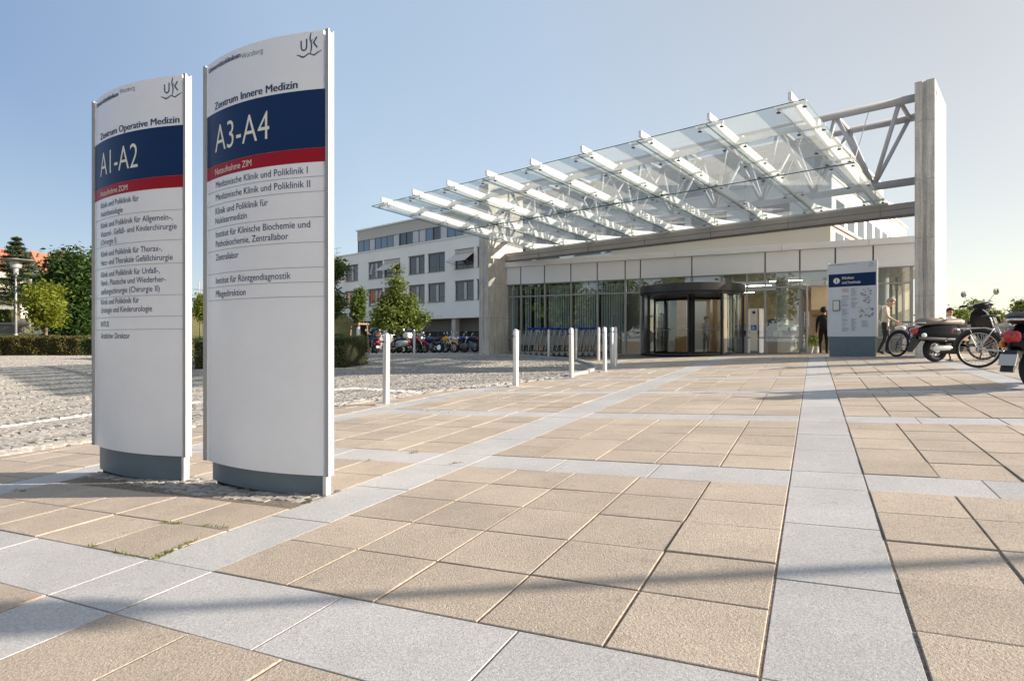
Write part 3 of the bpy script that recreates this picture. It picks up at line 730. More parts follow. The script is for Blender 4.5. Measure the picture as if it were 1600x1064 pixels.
slab_pillar('tall concrete slab pillar beside the motorcycles, crossed by canopy shadows', 0., .54, 2.2, 6.46, [])

# ------------------------------------------------------------------ glass canopy hung from a three-chord truss
M_WHITE = pm('white_steel', (.78, .78, .76), .42, noise=.03, nscale=3)
M_CGL = glass_mat('canopy_glass', (.80, .88, .90), .03, .02, .5)
M_EDGE = pm('glass_edge_green', (.03, .10, .10), .15)
M_CLAMP = pm('clamp_steel', (.60, .61, .60), .4, .3); M_KNOB = pm('bronze_knob', (.09, .055, .04), .4, .2)
M_TRUSS = pm('grey_truss_paint', (.46, .46, .48), .45, noise=.03, nscale=3)
fz = lambda q: 4.542 - .0735 * (q + 6.37)         # top of a fin; the roof rests on the beam and cantilevers to the front
fin_s = [13.655 - 1.5355 * i for i in range(9)]
QF, QB, QR = -6.37, 1.15, 4.3
cx, cy = PL0
can = thing('glass_canopy', 'glass entrance canopy with white fins hung below a white tubular truss', 'canopy', (cx, cy, 0), ANG_P)
ZC = 6.17; q1, q2, q3, zB = .30, 1.87, 1.15, 4.25
zrear = lambda q: fz(QB) + .088 * (q - QB)
for s in fin_s:
    d = .18; f = MB()
    f.poly([(QF, fz(QF)), (QB, fz(QB)), (QB, fz(QB) - .22), (QF + .65, fz(QF + .65) - d), (QF, fz(QF) - .135)], .065, axis='X', T=Matrix.Translation((s, 0, 0)))
    f.build('fin', M_WHITE, can, bevel=.005)
    f = MB(); f.poly([(QB + .08, zrear(QB + .08)), (QR, zrear(QR)), (QR, zrear(QR) - .16), (QB + .08, zrear(QB) - .21)], .065, axis='X', T=Matrix.Translation((s, 0, 0)))
    f.build('rear_fin', M_WHITE, can, bevel=.005)
gzq = lambda q: 4.288 - .0700 * (q + 6.52)
SL, SR = fin_s[-1] - .31, fin_s[0] + .31
bay = [SL] + [fin_s[i] for i in range(7, 0, -1)] + [SR]
QS = -2.68
for i in range(len(bay) - 1):
    for qa, qb in ((-6.53, QS - .012), (QS + .012, 1.16)):
        a, b = bay[i] + .010, bay[i + 1] - .010; za, zb = gzq(qa), gzq(qb); g_ = MB()
        e = [(a, qa, za), (b, qa, za), (b, qb, zb), (a, qb, zb)]
        g_.add(e, [(0, 1, 2, 3)])
        th = .018
        for k in range(4):
            p, r_ = e[k], e[(k + 1) % 4]
            g_.add([p, r_, (r_[0], r_[1], r_[2] - th), (p[0], p[1], p[2] - th)], [(0, 1, 2, 3)], 1)
        g_.build('glass_pane', [M_CGL, M_EDGE], can)
for i in range(len(bay) - 1):                      # rear wing behind the valley
    a, b = bay[i] + .010, bay[i + 1] - .010; qa, qb = QB + .13, QR - .1
    MB().add([(a, qa, zrear(qa) - .30), (b, qa, zrear(qa) - .30), (b, qb, zrear(qb) - .30), (a, qb, zrear(qb) - .30)], [(0, 1, 2, 3)]).build('rear_glass_pane', M_CGL, can)
MB().b2((SL, QB - .02, gzq(QB) - .06), (SR, QB + .12, gzq(QB) + .012)).build('valley_gutter', M_CLAMP, can)
for s in fin_s:
    for q in (-6.26, -4.99, -3.75, -2.84, -2.52, -.85, .95):
        zt = fz(q) - .19; zg = gzq(q); c = MB()
        c.tube([(s - .26, q, zg + .062), (s + .26, q, zg + .062)], .030, 8); c.b2((s - .022, q - .022, zg + .06), (s + .022, q + .022, zt + .02))
        for d in (-.225, .225): c.tube([(s + d, q, zg + .06), (s + d, q, zg - .02)], .012, 6); c.lathe([(.015, -.040), (.040, -.033), (.042, -.020), (.015, -.014)], (s + d, q, zg), 10, 1)
        c.build('glass_clamp', [M_CLAMP, M_KNOB], can, autos=AS)
    MB().tube([(s - .21, -6.3, gzq(-6.3) + .05), (s - .21, 1.0, gzq(1.0) + .05)], .012, 6).build('bracing_rod', M_CLAMP, can)
    MB().tube([(s - .085, -4.70, 4.40), (s + .085, -4.70, 4.40)], .098, 14).build('collar', M_WHITE, can, autos=AS)
    MB().tube([(s + .02, q1, ZC - .06), (s + .02, -1.6, fz(-1.6) - .02)], .011, 6).build('tie_rod', M_CLAMP, can)
    MB().tube([(s, QB + .04, fz(QB) - .02), (s, QB + .04, fz(QB) + .16)], .014, 6).build('drain_hook', M_CLAMP, can)
for i in range(8):
    MB().tube([(fin_s[i + 1], -4.70, 4.40), (fin_s[i], -4.70, 4.40)], .077, 14).build('purlin', M_WHITE, can, smooth=True)
for q, z, r_ in ((q1, ZC, .105), (q2, ZC, .105), (q3, zB, .105)):
    MB().tube([(-.02, q, z), (14.75, q, z)], r_, 14).build('top_chord' if z > 5 else 'bottom_chord', M_TRUSS, can, smooth=True)
nodes = [14.37 - 1.5 * k for k in range(10)]
for i, s in enumerate(nodes):
    MB().tube([(s, q1, ZC), (s, q2, ZC)], .055, 10).build('cross_tube', M_TRUSS, can, smooth=True)
    for b in (s - .75, s + .75):
        if b > 14.6 or b < .1: continue
        for q in (q1, q2): MB().tube([(s, q, ZC), (b, q3, zB)], .055, 10).build('diagonal', M_TRUSS, can, smooth=True)
# dull metal beam between the slabs
bm_ = thing('cross_beam', 'grey-brown metal clad beam spanning between the two concrete pillars', 'beam', (cx, cy, 0), ANG_P)
M_BRN = pm('taupe_metal', (.36, .33, .305), .45, .2, noise=.06, nscale=3)
MB().b2((.004, 1.06, 3.535), (14.72, 1.40, 3.69)).build('upper_casing', M_BRN, bm_, bevel=.004)
MB().b2((.004, 1.072, 3.36), (14.72, 1.39, 3.529)).build('lower_casing', M_BRN, bm_, bevel=.004)
MB().b2((.004, 1.05, 3.352), (14.72, 1.405, 3.362)).build('edge_strip', M_DARK, bm_)
for s in np.arange(1.8, 14, 2.4): MB().b2((s - .003, 1.057, 3.365), (s + .003, 1.075, 3.688)).build('butt_joint', M_DARK, bm_)

# ------------------------------------------------------------------ entrance hall (local x along the facade, y into the building)
hall = thing('entrance_hall', 'single-storey glazed hospital entrance hall with pale metal fascia', 'building', (0, 0, 0), ANG_U)
V0 = 22.9; UL, UR = -12.6, 2.85; zT, zF, zP = 2.38, 3.10, 3.32
M_FASC = pm('pale_metal_panel', (.78, .775, .77), .45, .1, noise=.03, nscale=1.3)
M_MULL = pm('grey_mullion', (.33, .32, .32), .4, .3)
M_GL = glass_mat('entrance_glass', (.66, .73, .75), .26, .0)
M_INW = pm('tan_interior_wall', (.62, .49, .34), .8, noise=.05, nscale=1)
M_INP = pm('interior_white', (.70, .68, .64), .7)
M_INF = pm('hall_floor', (.34, .31, .27), .25)
M_WOOD = pm('oak_panel', (.36, .215, .09), .5, noise=.18, nscale=3)
ul = [UL, -12.1, -11.05, -9.96, -8.8, -7.68, -6.55, -5.95, -4.03, -2.13, -1.53, -.43, .64, 1.73, 2.80]
zg = -.60
for i, u in enumerate(ul):
    lo = 2.02 if -5.5 < u < -2.5 else zg - .1
    MB().b2((u - .03, V0 - .04, lo), (u + .03, V0 + .08, zT)).build('mullion', M_MULL, hall)
for i in range(len(ul) - 1):
    a, b = ul[i] + .03, ul[i + 1] - .03
    door = -6 < a < -2.2
    rows = [(2.03, zT - .03)] if door else ([(zg, .075), (.125, 1.82), (1.88, zT - .03)])
    if -.5 < a < -.3: rows = [(1.88, zT - .03)]                     # the open door leaf
    for za, zb in rows:
        MB().add([(a, V0 + .02, za), (b, V0 + .02, za), (b, V0 + .02, zb), (a, V0 + .02, zb)], [(0, 1, 2, 3)]).build('glass_pane', M_GL, hall)
    tr = MB()
    if not door:
        tr.b2((a, V0 - .03, 1.825), (b, V0 + .07, 1.875))
        if not (-.5 < a < -.3): tr.b2((a, V0 - .03, .08), (b, V0 + .07, .12)); tr.b2((a, V0 - .035, zg - .1), (b, V0 + .075, zg + .09))
        tr.build('transom', M_MULL, hall)
# fascia panels with shadow joints, coping
for i in range(len(ul) - 1):
    a, b = ul[i], ul[i + 1]
    if -5.96 < a < -5.9: b = -4.03
    if -2.2 < a < -2.0: continue
    if a == -4.03: b = -1.53
    x1 = b - .022 if b < 2.7 else UR + .04
    MB().b2((a + .022, V0 - .06, zT), (x1, V0 + .06, zF)).build('fascia_panel', M_FASC, hall, bevel=.003)
MB().b2((UL, V0 - .02, zT + .01), (UR, V0 + .05, zF - .01)).build('fascia_backing', M_DARK, hall)
for a, b in ((UL, -8.2), (-8.19, -4.6), (-4.59, -1.0), (-.99, 1.6), (1.61, UR + .12)):
    MB().b2((a, V0 - .16, zF + .004), (b, V0 + .10, zP)).build('coping', M_FASC, hall, bevel=.006)
MB().b2((UL, V0 - .09, zT - .03), (UR, V0 + .10, zT - .001)).build('head_flashing', M_MULL, hall)
OU0, OU1, OV0, OV1 = -6.6, -1.4, V0 + 3.6, V0 + 8.6             # unseen roof opening, added to brighten the middle of the hall
def with_hole(name, x0, x1, y0, y1, z0, z1, mat):
    m = MB(); m.b2((x0, y0, z0), (x1, OV0, z1)); m.b2((x0, OV1, z0), (x1, y1, z1)); m.b2((x0, OV0, z0), (OU0, OV1, z1)); m.b2((OU1, OV0, z0), (x1, OV1, z1)); return m.build(name, mat, hall)
with_hole('roof', UL, UR + .10, V0 + .1, V0 + 12, zF - .05, zF + .02, pm('roof_gravel', (.33, .32, .30), .9))
with_hole('hall_ceiling', UL, UR - .25, V0 + .085, V0 + 11.5, 2.42, 2.50, M_INP)
m = MB(); m.b2((OU0 - .1, OV0 - .1, 2.5), (OU0, OV1 + .1, zF - .051)); m.b2((OU1, OV0 - .1, 2.5), (OU1 + .1, OV1 + .1, zF - .051)); m.b2((OU0, OV0 - .1, 2.5), (OU1, OV0, zF - .051)); m.b2((OU0, OV1, 2.5), (OU1, OV1 + .1, zF - .051)); m.build('added_opening_reveal', M_INP, hall)
MB().b2((UR - .25, V0 + .1, zT), (UR + .1, V0 + 12, zF - .05)).build('side_fascia', M_FASC, hall)
MB().b2((UL, V0 - .02, -.9), (UR, V0 + 12, zg + .02)).build('hall_floor', M_INF, hall)
MB().b2((UL, V0 + 11.5, zg), (UR, V0 + 11.7, 2.45)).build('rear_wall', M_INW, hall)
MB().b2((UL - .15, V0 + .1, zg), (UL, V0 + 12, 2.45)).build('end_wall', M_INP, hall)
for k in range(7):                                                  # right side is glazed too
    v = V0 + .1 + k * 1.9
    MB().b2((UR - .10, v - .03, zg), (UR - .02, v + .03, zT)).build('side_mullion', M_MULL, hall)
    if k < 6: MB().add([(UR - .06, v + .03, zg), (UR - .06, v + 1.87, zg), (UR - .06, v + 1.87, zT), (UR - .06, v + .03, zT)], [(0, 1, 2, 3)]).build('side_glass_pane', M_GL, hall)
for u, v in ((2.05, V0 + 1.0), (-1.1, V0 + 2.6), (-7.6, V0 + 2.4), (-10.5, V0 + 2.4)):
    MB().lathe([(.22, zg), (.22, 2.45)], (u, v, 0), 24).build('round_column', pm('hall_column', (.66, .64, .60), .6, noise=.05), hall, autos=AS)
for a, b, h, v in ((-4.2, -3.1, 2.3, 5.5), (-3.05, -2.6, 1.9, 5.2), (-6.2, -5.2, 2.35, 8.)):
    MB().b2((a, V0 + v, zg), (b, V0 + v + .1, h - .1)).build('oak_screen', M_WOOD, hall)
MB().b2((-5.15, V0 + 5.0, zg), (-4.3, V0 + 5.1, 1.75)).build('white_partition', M_INP, hall)
MB().b2((-.1, V0 + 4.6, 1.25), (2.2, V0 + 11.4, 2.41)).build('lowered_ceiling', M_INW, hall)
MB().b2((-6.72, V0 + .5, zg), (-6.60, V0 + 11.5, 2.42)).build('added_dark_wall', pm('added_dark_partition', (.10, .105, .11), .7), hall)  # added unseen walls, coloured dark so the left bays stay dark
MB().b2((UL + .1, V0 + 3.4, zg), (-6.72, V0 + 3.5, 2.42)).build('added_dark_wall', pm('added_dark_partition', (.10, .105, .11), .7), hall)
# vertical blinds behind the left bays
M_BL = pm('blind_fabric', (.80, .81, .77), .8)
for i in range(1, 6):
    a, b = ul[i] + .06, ul[i + 1] - .06; n = int((b - a) / .098); bb = MB()
    for k in range(n):
        u = a + (k + .5) * (b - a) / n
        if i in (1, 2) and k % 4 == 3: continue
        bb.box((u, V0 + .22, (zg + .1 + zT - .1) / 2), (.066, .003, zT - zg - .2), rz=R(24 + random.uniform(-6, 6)))
    bb.build('vertical_blind', M_BL, hall)
M_TUBE = pm('lamp_tube', (1., .93, .82), .5, emit=20.)  # ceiling strips; some are extra lamps added to brighten the hall
for u, v in ((-1.0, 3.2), (-.4, 6.0), (-4.6, 3.6), (-3.6, 6.4), (1.2, 3.6), (-5.6, 8.2), (-2.2, 5.0), (.6, 7.5), (-3.2, 8.8), (-4.9, 6.8)):
    c = MB(); c.b2((u - .6, V0 + v - .05, 2.36), (u + .6, V0 + v + .05, 2.415), 1); c.b2((u - .58, V0 + v - .03, 2.345), (u + .58, V0 + v + .03, 2.359)); c.build('ceiling_lamp', [M_TUBE, M_INP], hall)
# eaves nose that shows behind the right pillar
ev = MB(); ev.poly([(0, 0), (.42, .0), (.50, .03), (.54, .09), (.52, .14), (.46, .165), (0, .165), (-.3, .165), (-.3, -.14)], 8., axis='Y', T=Matrix.Translation((UR + .42, V0 + 6.2, 2.56)))
ev.build('eaves', M_FASC, hall)

# open glazed door leaf
dl = thing('glazed_door', 'glazed door leaf standing open beside the information board', 'door', UV(-.40, V0 + .05) + (0,), ANG_U + R(-78))
zd = G(*UV(-.4, V0)) + .02
f = MB(); f.b2((0, -.025, zd), (.07, .025, 1.80)); f.b2((.93, -.025, zd), (1.0, .025, 1.80)); f.b2((.07, -.025, 1.72), (.93, .025, 1.80)); f.b2((.07, -.025, zd), (.93, .025, zd + .12)); f.build('frame', M_MULL, dl, bevel=.004)
MB().add([(.07, 0, zd + .12), (.93, 0, zd + .12), (.93, 0, 1.72), (.07, 0, 1.72)], [(0, 1, 2, 3)]).build('pane', M_GL, dl)
h = MB(); h.tube([(.90, -.06, .45), (.90, -.06, .95)], .016, 8); h.tube([(.90, .06, .45), (.90, .06, .95)], .016, 8); h.tube([(.90, -.06, .7), (.90, .06, .7)], .012, 6); h.build('handle', M_ALU, dl)

# ------------------------------------------------------------------ revolving door
rx, ry = UV(-4.05, V0); RD = 1.82; zb_ = G(*UV(-4.05, V0 - 1.9)) + .0
rd = thing('revolving_door', 'dark framed revolving door drum in the middle of the glass front', 'door', (rx, ry, 0), ANG_U)
M_BLK = pm('black_metal', (.013, .013, .015), .35, .2)
M_RING = pm('anthracite_metal', (.045, .043, .043), .35, .4, noise=.05)
MB().lathe([(RD - .3, 1.70), (RD + .02, 1.70), (RD + .04, 1.72), (RD + .04, 1.97), (RD + .02, 1.99), (RD - .2, 2.0)], n=56).build('canopy_ring', M_RING, rd, autos=R(40))
MB().lathe([(.05, 1.60), (RD - .02, 1.60), (RD - .02, 1.705), (.05, 1.705)], n=48).build('soffit', M_BLK, rd, autos=R(40))
MB().ring((0, 0, zb_ + .05), RD - .03, .05, 'Z', 56, 6, sq=1.).build('floor_ring', M_BLK, rd)
MB().lathe([(RD - .02, zb_ - .2), (RD - .02, zb_ + .012), (.02, zb_ + .014)], n=48).build('door_mat', pm('mat_black', (.02, .02, .02), .9), rd)
def arc(name, a0, a1, mat, r=RD - .03):
    n = 16; an = [R(a0 + (a1 - a0) * i / n) for i in range(n + 1)]
    MB().add([(r * math.cos(a), r * math.sin(a), z) for a in an for z in (zb_ + .08, 1.62)], [(2*i, 2*i+2, 2*i+3, 2*i+1) for i in range(n)]).build(name, mat, rd, smooth=True)
arc('curved_glass', -180, -136, M_GL); arc('curved_glass', -46, 0, M_GL); arc('curved_glass', 0, 46, M_GL); arc('curved_glass', 134, 180, M_GL)
for a in (-180, -136, -46, 0, 46, 134):
    x, y = (RD - .03) * math.cos(R(a)), (RD - .03) * math.sin(R(a))
    MB().box((x, y, (zb_ + 1.62) / 2), (.075, .075, 1.62 - zb_), rz=R(a)).build('post', M_BLK, rd)
for a in (-120, -165):
    pass
MB().tube([(0, 0, zb_), (0, 0, 1.62)], .05, 12).build('shaft', M_BLK, rd)
for k in range(3):
    a = R(-90 + 120 * k + 6); T = Matrix.Rotation(a, 4, 'Z'); w = RD - .12
    f = MB(); f.b2((.05, -.022, zb_ + .03), (.12, .022, 1.6), T=T); f.b2((w - .07, -.022, zb_ + .03), (w, .022, 1.6), T=T); f.b2((.12, -.022, zb_ + .03), (w - .07, .022, zb_ + .12), T=T); f.b2((.12, -.022, 1.52), (w - .07, .022, 1.6), T=T)
    wing = f.build('door_wing', M_BLK, rd)
    MB().add([T @ Vector(p) for p in ((.12, 0, zb_ + .12), (w - .07, 0, zb_ + .12), (w - .07, 0, 1.52), (.12, 0, 1.52))], [(0, 1, 2, 3)]).build('pane', M_GL, wing)
    MB().tube([T @ Vector((.2, -.05, zb_ + .95)), T @ Vector((w - .2, -.05, zb_ + .95))], .016, 8).build('push_bar', M_ALU, wing)
# flat glazed front of the drum (two fixed frames either side of the wing)
yf = -(RD - .03) * math.sin(R(44))
for a in (-125, -104, -72): 
    x, y = (RD - .05) * math.cos(R(a)), (RD - .05) * math.sin(R(a))
    MB().box((x, y, 1.845), (.26, .05, .03), rz=R(a + 90), T=Matrix.Translation((0, 0, 0))).build('sensor', M_DARK, rd) if a != -104 else None
# ------------------------------------------------------------------ long clinic building behind
M_REND = pm('pale_render', (.88, .875, .85), .85, noise=.05, nscale=.35, bump=.25, bscale=30)
M_REVEAL = pm('window_reveal', (.30, .29, .29), .7)
M_WFR = pm('window_frame', (.16, .155, .15), .45)
M_PANE = pm('window_pane', (.035, .045, .06), .06, spec=1.)
M_PANEL2 = pm('pale_window_panel', (.50, .51, .53), .5)
M_BLINDW = pm('window_blind', (.50, .51, .52), .7)
M_CREAM = pm('cream_metal', (.45, .44, .39), .6, noise=.04, nscale=.4)
M_CLAD = pm('brown_lath_cladding', (.19, .165, .14), .7, noise=.15, nscale=2)
clin = thing('clinic_building', 'long pale clinic building with paired windows and a set-back glazed top storey', 'building', (-5, 64, 0), ANG_P)
S0, S1, DEP = -30., 35.4, 24.; ZR, ZL = 11.05, 2.42; ZG = -1.6
def ring_wall(mb, x0, x1, y0, y1, z0, z1, t=.35):
    mb.b2((x0, y0, z0), (x1, y0 + t, z1)); mb.b2((x0, y1 - t, z0), (x1, y1, z1)); mb.b2((x0, y0 + t, z0), (x0 + t, y1 - t, z1)); mb.b2((x1 - t, y0 + t, z0), (x1, y1 - t, z1))
wins = [(-22.35, -19.61), (-17.27, -14.43), (-14.02, -11.06), (-9.34, -6.61), (-5.95, -3.21), (-1.49, 1.26), (1.84, 4.6)]
xs = list(wins); d = 7.85
for k in range(1, 6):
    for a, b in ((-1.49, 1.26), (1.84, 4.6)): xs.append((a + d * k, b + d * k))
xs = [(a - .05, b + .05) for a, b in xs if b < S1 - .4]; xs.insert(0, (-26.6, -23.9))
rows = [(4.30, 6.36), (7.66, 9.72)]
# front wall in pieces round its openings
fw = MB(); zs = [ZL, rows[0][0], rows[0][1], rows[1][0], rows[1][1], ZR]
for k in (0, 2, 4): fw.b2((S0, 0, zs[k]), (S1, .38, zs[k + 1]))
for za, zb in rows:
    e = [S0] + [v for a in sorted(xs) for v in a] + [S1]
    for k in range(0, len(e), 2): fw.b2((e[k], 0, za), (e[k + 1], .38, zb))
fw.build('front_wall', M_REND, clin)
w = MB(); w.b2((S0, .39, ZL), (S0 + .35, DEP, ZR)); w.b2((S1 - .35, .39, ZL), (S1, DEP, ZR)); w.b2((S0, DEP - .35, ZG), (S1, DEP, ZR)); w.build('wall', M_REND, clin)
MB().b2((S0 - .08, -.10, ZR), (S1 + .08, DEP, ZR + .14)).build('roof_edge', M_FASC, clin)
rng = random.Random(3); awn = {(2, 1), (5, 1)}
xo = sorted(xs)
order = {a: i for i, a in enumerate(xo)}
for r_, (za, zb) in enumerate(rows):
    for i, (a, b) in enumerate(xo):
        f = MB(); y = .13
        for p in ((a, za, b, za + .10), (a, zb - .16, b, zb), (a, za + .1, a + .07, zb - .16), (b - .07, za + .1, b, zb - .16)): f.b2((p[0], y, p[1]), (p[2], y + .08, p[3]))
        w = b - a; m1, m2 = a + w * .42, a + w * .60
        for x in (m1, m2): f.b2((x - .05, y - .004, za + .1), (x + .05, y + .076, zb - .16))
        f.b2((a + .07, y + .004, za + .48), (m1 - .05, y + .07, za + .55)); f.b2((m2 + .05, y + .004, za + .48), (b - .07, y + .07, za + .55))
        win = f.build('window', M_WFR, clin)
        MB().b2((a + .05, y + .04, za + .08), (b - .05, y + .055, zb - .14)).build('pane', M_PANE, win)
        MB().b2((m1 + .05, y + .01, za + .10), (m2 - .05, y + .035, zb - .16)).build('fixed_panel', M_PANEL2 if rng.random() < .6 else M_PANE, win)
        MB().b2((a - .05, -.07, za - .06), (b + .05, .12, za)).build('sill', M_REVEAL, win)
        MB().b2((a - .04, -.03, zb), (b + .04, .06, zb + .07)).build('shutter_box', M_REVEAL, win)
        if rng.random() < .55:                                     # sash tilted inwards, its glint painted as a pale slanted patch
            sx0, sx1 = (a + .10, m1 - .07) if rng.random() < .6 else (m2 + .07, b - .10)
            s = MB(); s.add([(sx0, y - .005, za + .58), (sx1, y - .005, za + .58), (sx1, y + .02, zb - .2), (sx0, y + .02, zb - .2)], [(0, 1, 2, 3)]); s.add([(sx0, y - .012, za + .58), (sx0 + .35 * (sx1 - sx0), y - .012, za + .58), (sx0 + .75 * (sx1 - sx0), y - .012, zb - .22), (sx0 + .45 * (sx1 - sx0), y - .012, zb - .22)], [(0, 1, 2, 3)], 1)
            s.build('tilted_sash', [M_PANE, M_PANEL2], win)
        near = [j for j, q in enumerate(xo) if abs(q[0] + 14.07) < .1 or abs(q[0] + 1.54) < .1]
        if r_ == 1 and i in near:
            s = MB(); s.poly([(0, 0), (0, -.03), (-1.35, -.98), (-1.38, -.95)], b - a + .1, axis='X', T=Matrix.Translation(((a + b) / 2, -.02, zb - .45)))
            s.build('awning', pm('awning_cloth', (.55, .53, .49), .8), win)
            MB().b2((a, .02, zb - .42), (b, .10, zb - .02)).build('awning_box', pm('awning_cream', (.52, .48, .40), .7), win)
            for x in (a + .02, b - .02): MB().tube([(x, .05, za + .5), (x, -1.3, zb - 1.4)], .02, 6).build('awning_arm', M_WFR, win)
# set-back ground storey with glazing
MB().b2((S0, 1.6, 1.0), (S1 - .5, 1.9, ZL + .02)).build('lath_cladding', M_CLAD, clin)
for k in range(14): MB().b2((S0, 1.58, 1.02 + .1 * k), (S1 - .5, 1.602, 1.04 + .1 * k)).build('lath', M_REVEAL, clin)
MB().b2((S0 + .3, 1.75, ZG), (S1 - .5, 1.9, 1.0)).build('store_glass', M_PANE, clin)
for k in range(44):
    x = S0 + .5 + k * 1.46
    MB().b2((x - .05, 1.66, ZG), (x + .05, 1.745, 1.0)).build('mullion', M_WFR, clin)
    if rng.random() < .5: MB().b2((x + .12, 1.70, ZG + .2), (x + 1.3, 1.744, .28)).build('door_pane', pm('sky_blue_pane', (.20, .27, .36), .1), clin)
MB().b2((S0 + .3, 1.65, .34), (S1 - .5, 1.746, .44)).build('transom', M_WFR, clin)
for x in (-27, -14.5, -2, 10.5, 23): MB().b2((x - .3, .2, ZG), (x + .3, .8, ZL)).build('column', M_CONC, clin)
MB().b2((S0, .38, ZL), (S1, 2.0, ZL + .1)).build('soffit', M_REND, clin)
# set-back top storey
YP = 3.0; P0, P1 = -24.1, 34.5; ZP0, ZP1, ZP2 = ZR + .14, 13.5, 14.85
MB().b2((P0, YP, ZP1), (P1, DEP - 1, ZP2)).build('top_fascia', M_CREAM, clin)
MB().b2((P0 - .15, YP - .2, ZP2), (P1 + .15, DEP - .8, ZP2 + .16)).build('top_roof_edge', M_FASC, clin)
MB().b2((P0 + .1, YP + .14, ZP0), (P1 - .1, DEP - 1.2, ZP1)).build('top_glass', M_PANE, clin)
k = 0; x = P0 + .1
while x < P1 - 1:
    w_ = 1.28; q = rng.random()
    MB().b2((x - .05, YP + .03, ZP0), (x + .05, YP + .13, ZP1)).build('top_mullion', M_WFR, clin)
    mt = M_PANEL2 if q < .42 else (pm('blue_pane', (.16, .22, .30), .1) if q < .7 else None)
    if mt: MB().b2((x + .07, YP + .08, ZP0 + (.05 if q > .25 else .85)), (x + w_ - .07, YP + .135, ZP1 - .05)).build('top_panel', mt, clin)
    x += w_; k += 1
rl = MB()
for x in np.arange(S0, P0, 1.0): rl.tube([(x, .4, ZR), (x, .4, ZR + 1.3)], .03, 6)
for z in (.7, 1.3): rl.tube([(S0, .4, ZR + z), (P0, .4, ZR + z)], .03, 6)
rl.build('terrace_railing', M_CLAMP, clin)
# sunlit end wall with a band of windows
for y in np.arange(1.2, DEP - 2, 3.2):
    for za, zb in rows: MB().b2((S1 - .02, y, za), (S1 + .03, y + 2.2, zb)).build('end_window', M_PANE, clin)

# two further pale blocks behind the entrance hall
M_YEL = pm('cream_render', (.66, .60, .47), .85, noise=.04, nscale=.4)
nb = thing('annex_building', 'low cream annex with a window band seen under the canopy beam, right of the hall', 'building', (at(1298, 33), 33, 0), ANG_P)
MB().b2((-14, 0, -1), (0, 26, zz(352, 33))).build('wall', M_YEL, nb)
MB().b2((-14.1, -.12, zz(352, 33)), (.12, 26.1, zz(352, 33) + .18)).build('roof_edge', pm('zinc_edge', (.3, .3, .31), .5, .3), nb)
for k in range(8): MB().b2((-.02, 1.0 + k * 2.2, 3.2), (.04, 2.7 + k * 2.2, zz(352, 33) - .25)).build('window', M_PANE, nb)
fb = thing('far_block', 'far pale block with a flat roof at the right end of the clinic', 'building', (at(1392, 58), 58, 0), ANG_P)
MB().b2((-10, 0, -1), (0, 9, zz(338, 58))).build('wall', M_YEL, fb)
MB().b2((-10.1, -.12, zz(338, 58)), (.12, 9.1, zz(338, 58) + .2)).build('roof_edge', M_FASC, fb)
for k in range(3): MB().b2((-.02, 1.2 + k * 2.4, 8.), (.04, 2.9 + k * 2.4, 10.)).build('window', M_PANE, fb)

# ------------------------------------------------------------------ plants
LG = leaf_mat('leaf_green', (.065, .11, .022), (.14, .19, .04))
LD = leaf_mat('leaf_dark', (.018, .045, .012), (.055, .10, .022), .25)
LY = leaf_mat('leaf_yellow', (.12, .17, .02), (.26, .28, .035), .45)
LO = leaf_mat('leaf_olive', (.10, .16, .03), (.24, .28, .075), .45)
LP = leaf_mat('leaf_needle', (.020, .035, .016), (.050, .070, .035), .1)
LH = leaf_mat('leaf_hedge', (.055, .085, .025), (.13, .15, .05), .3)
LBR = leaf_mat('leaf_brown', (.06, .075, .02), (.13, .10, .03), .3)
BARK = pm('bark', (.16, .125, .09), .9, noise=.2, nscale=12, bump=.6, bscale=40)
def leaves(P, size, nrm_up=.5, asp=.62, mat=None, name='crown', parent=None, mats=None):
    """quads of leaf size at the points P"""
    n = len(P); nr = RNG.normal(0, 1, (n, 3)); nr[:, 2] = np.abs(nr[:, 2]) + nrm_up; nr /= np.linalg.norm(nr, axis=1, keepdims=True)
    t = np.cross(nr, RNG.normal(0, 1, (n, 3))); t /= np.linalg.norm(t, axis=1, keepdims=True) + 1e-9; b = np.cross(nr, t)
    s = size * RNG.uniform(.6, 1.25, (n, 1)); L = t * s; W = b * s * asp
    V = np.stack([P - L, P + W * .8 - L * .1 + nr * s * .15, P + L, P - W * .8 - L * .1 + nr * s * .15], 1).reshape(-1, 3)
    FQ = (np.arange(n) * 4)[:, None] + np.array([0, 1, 2, 3])
    return npmesh(name, V, FQ, mat, parent)
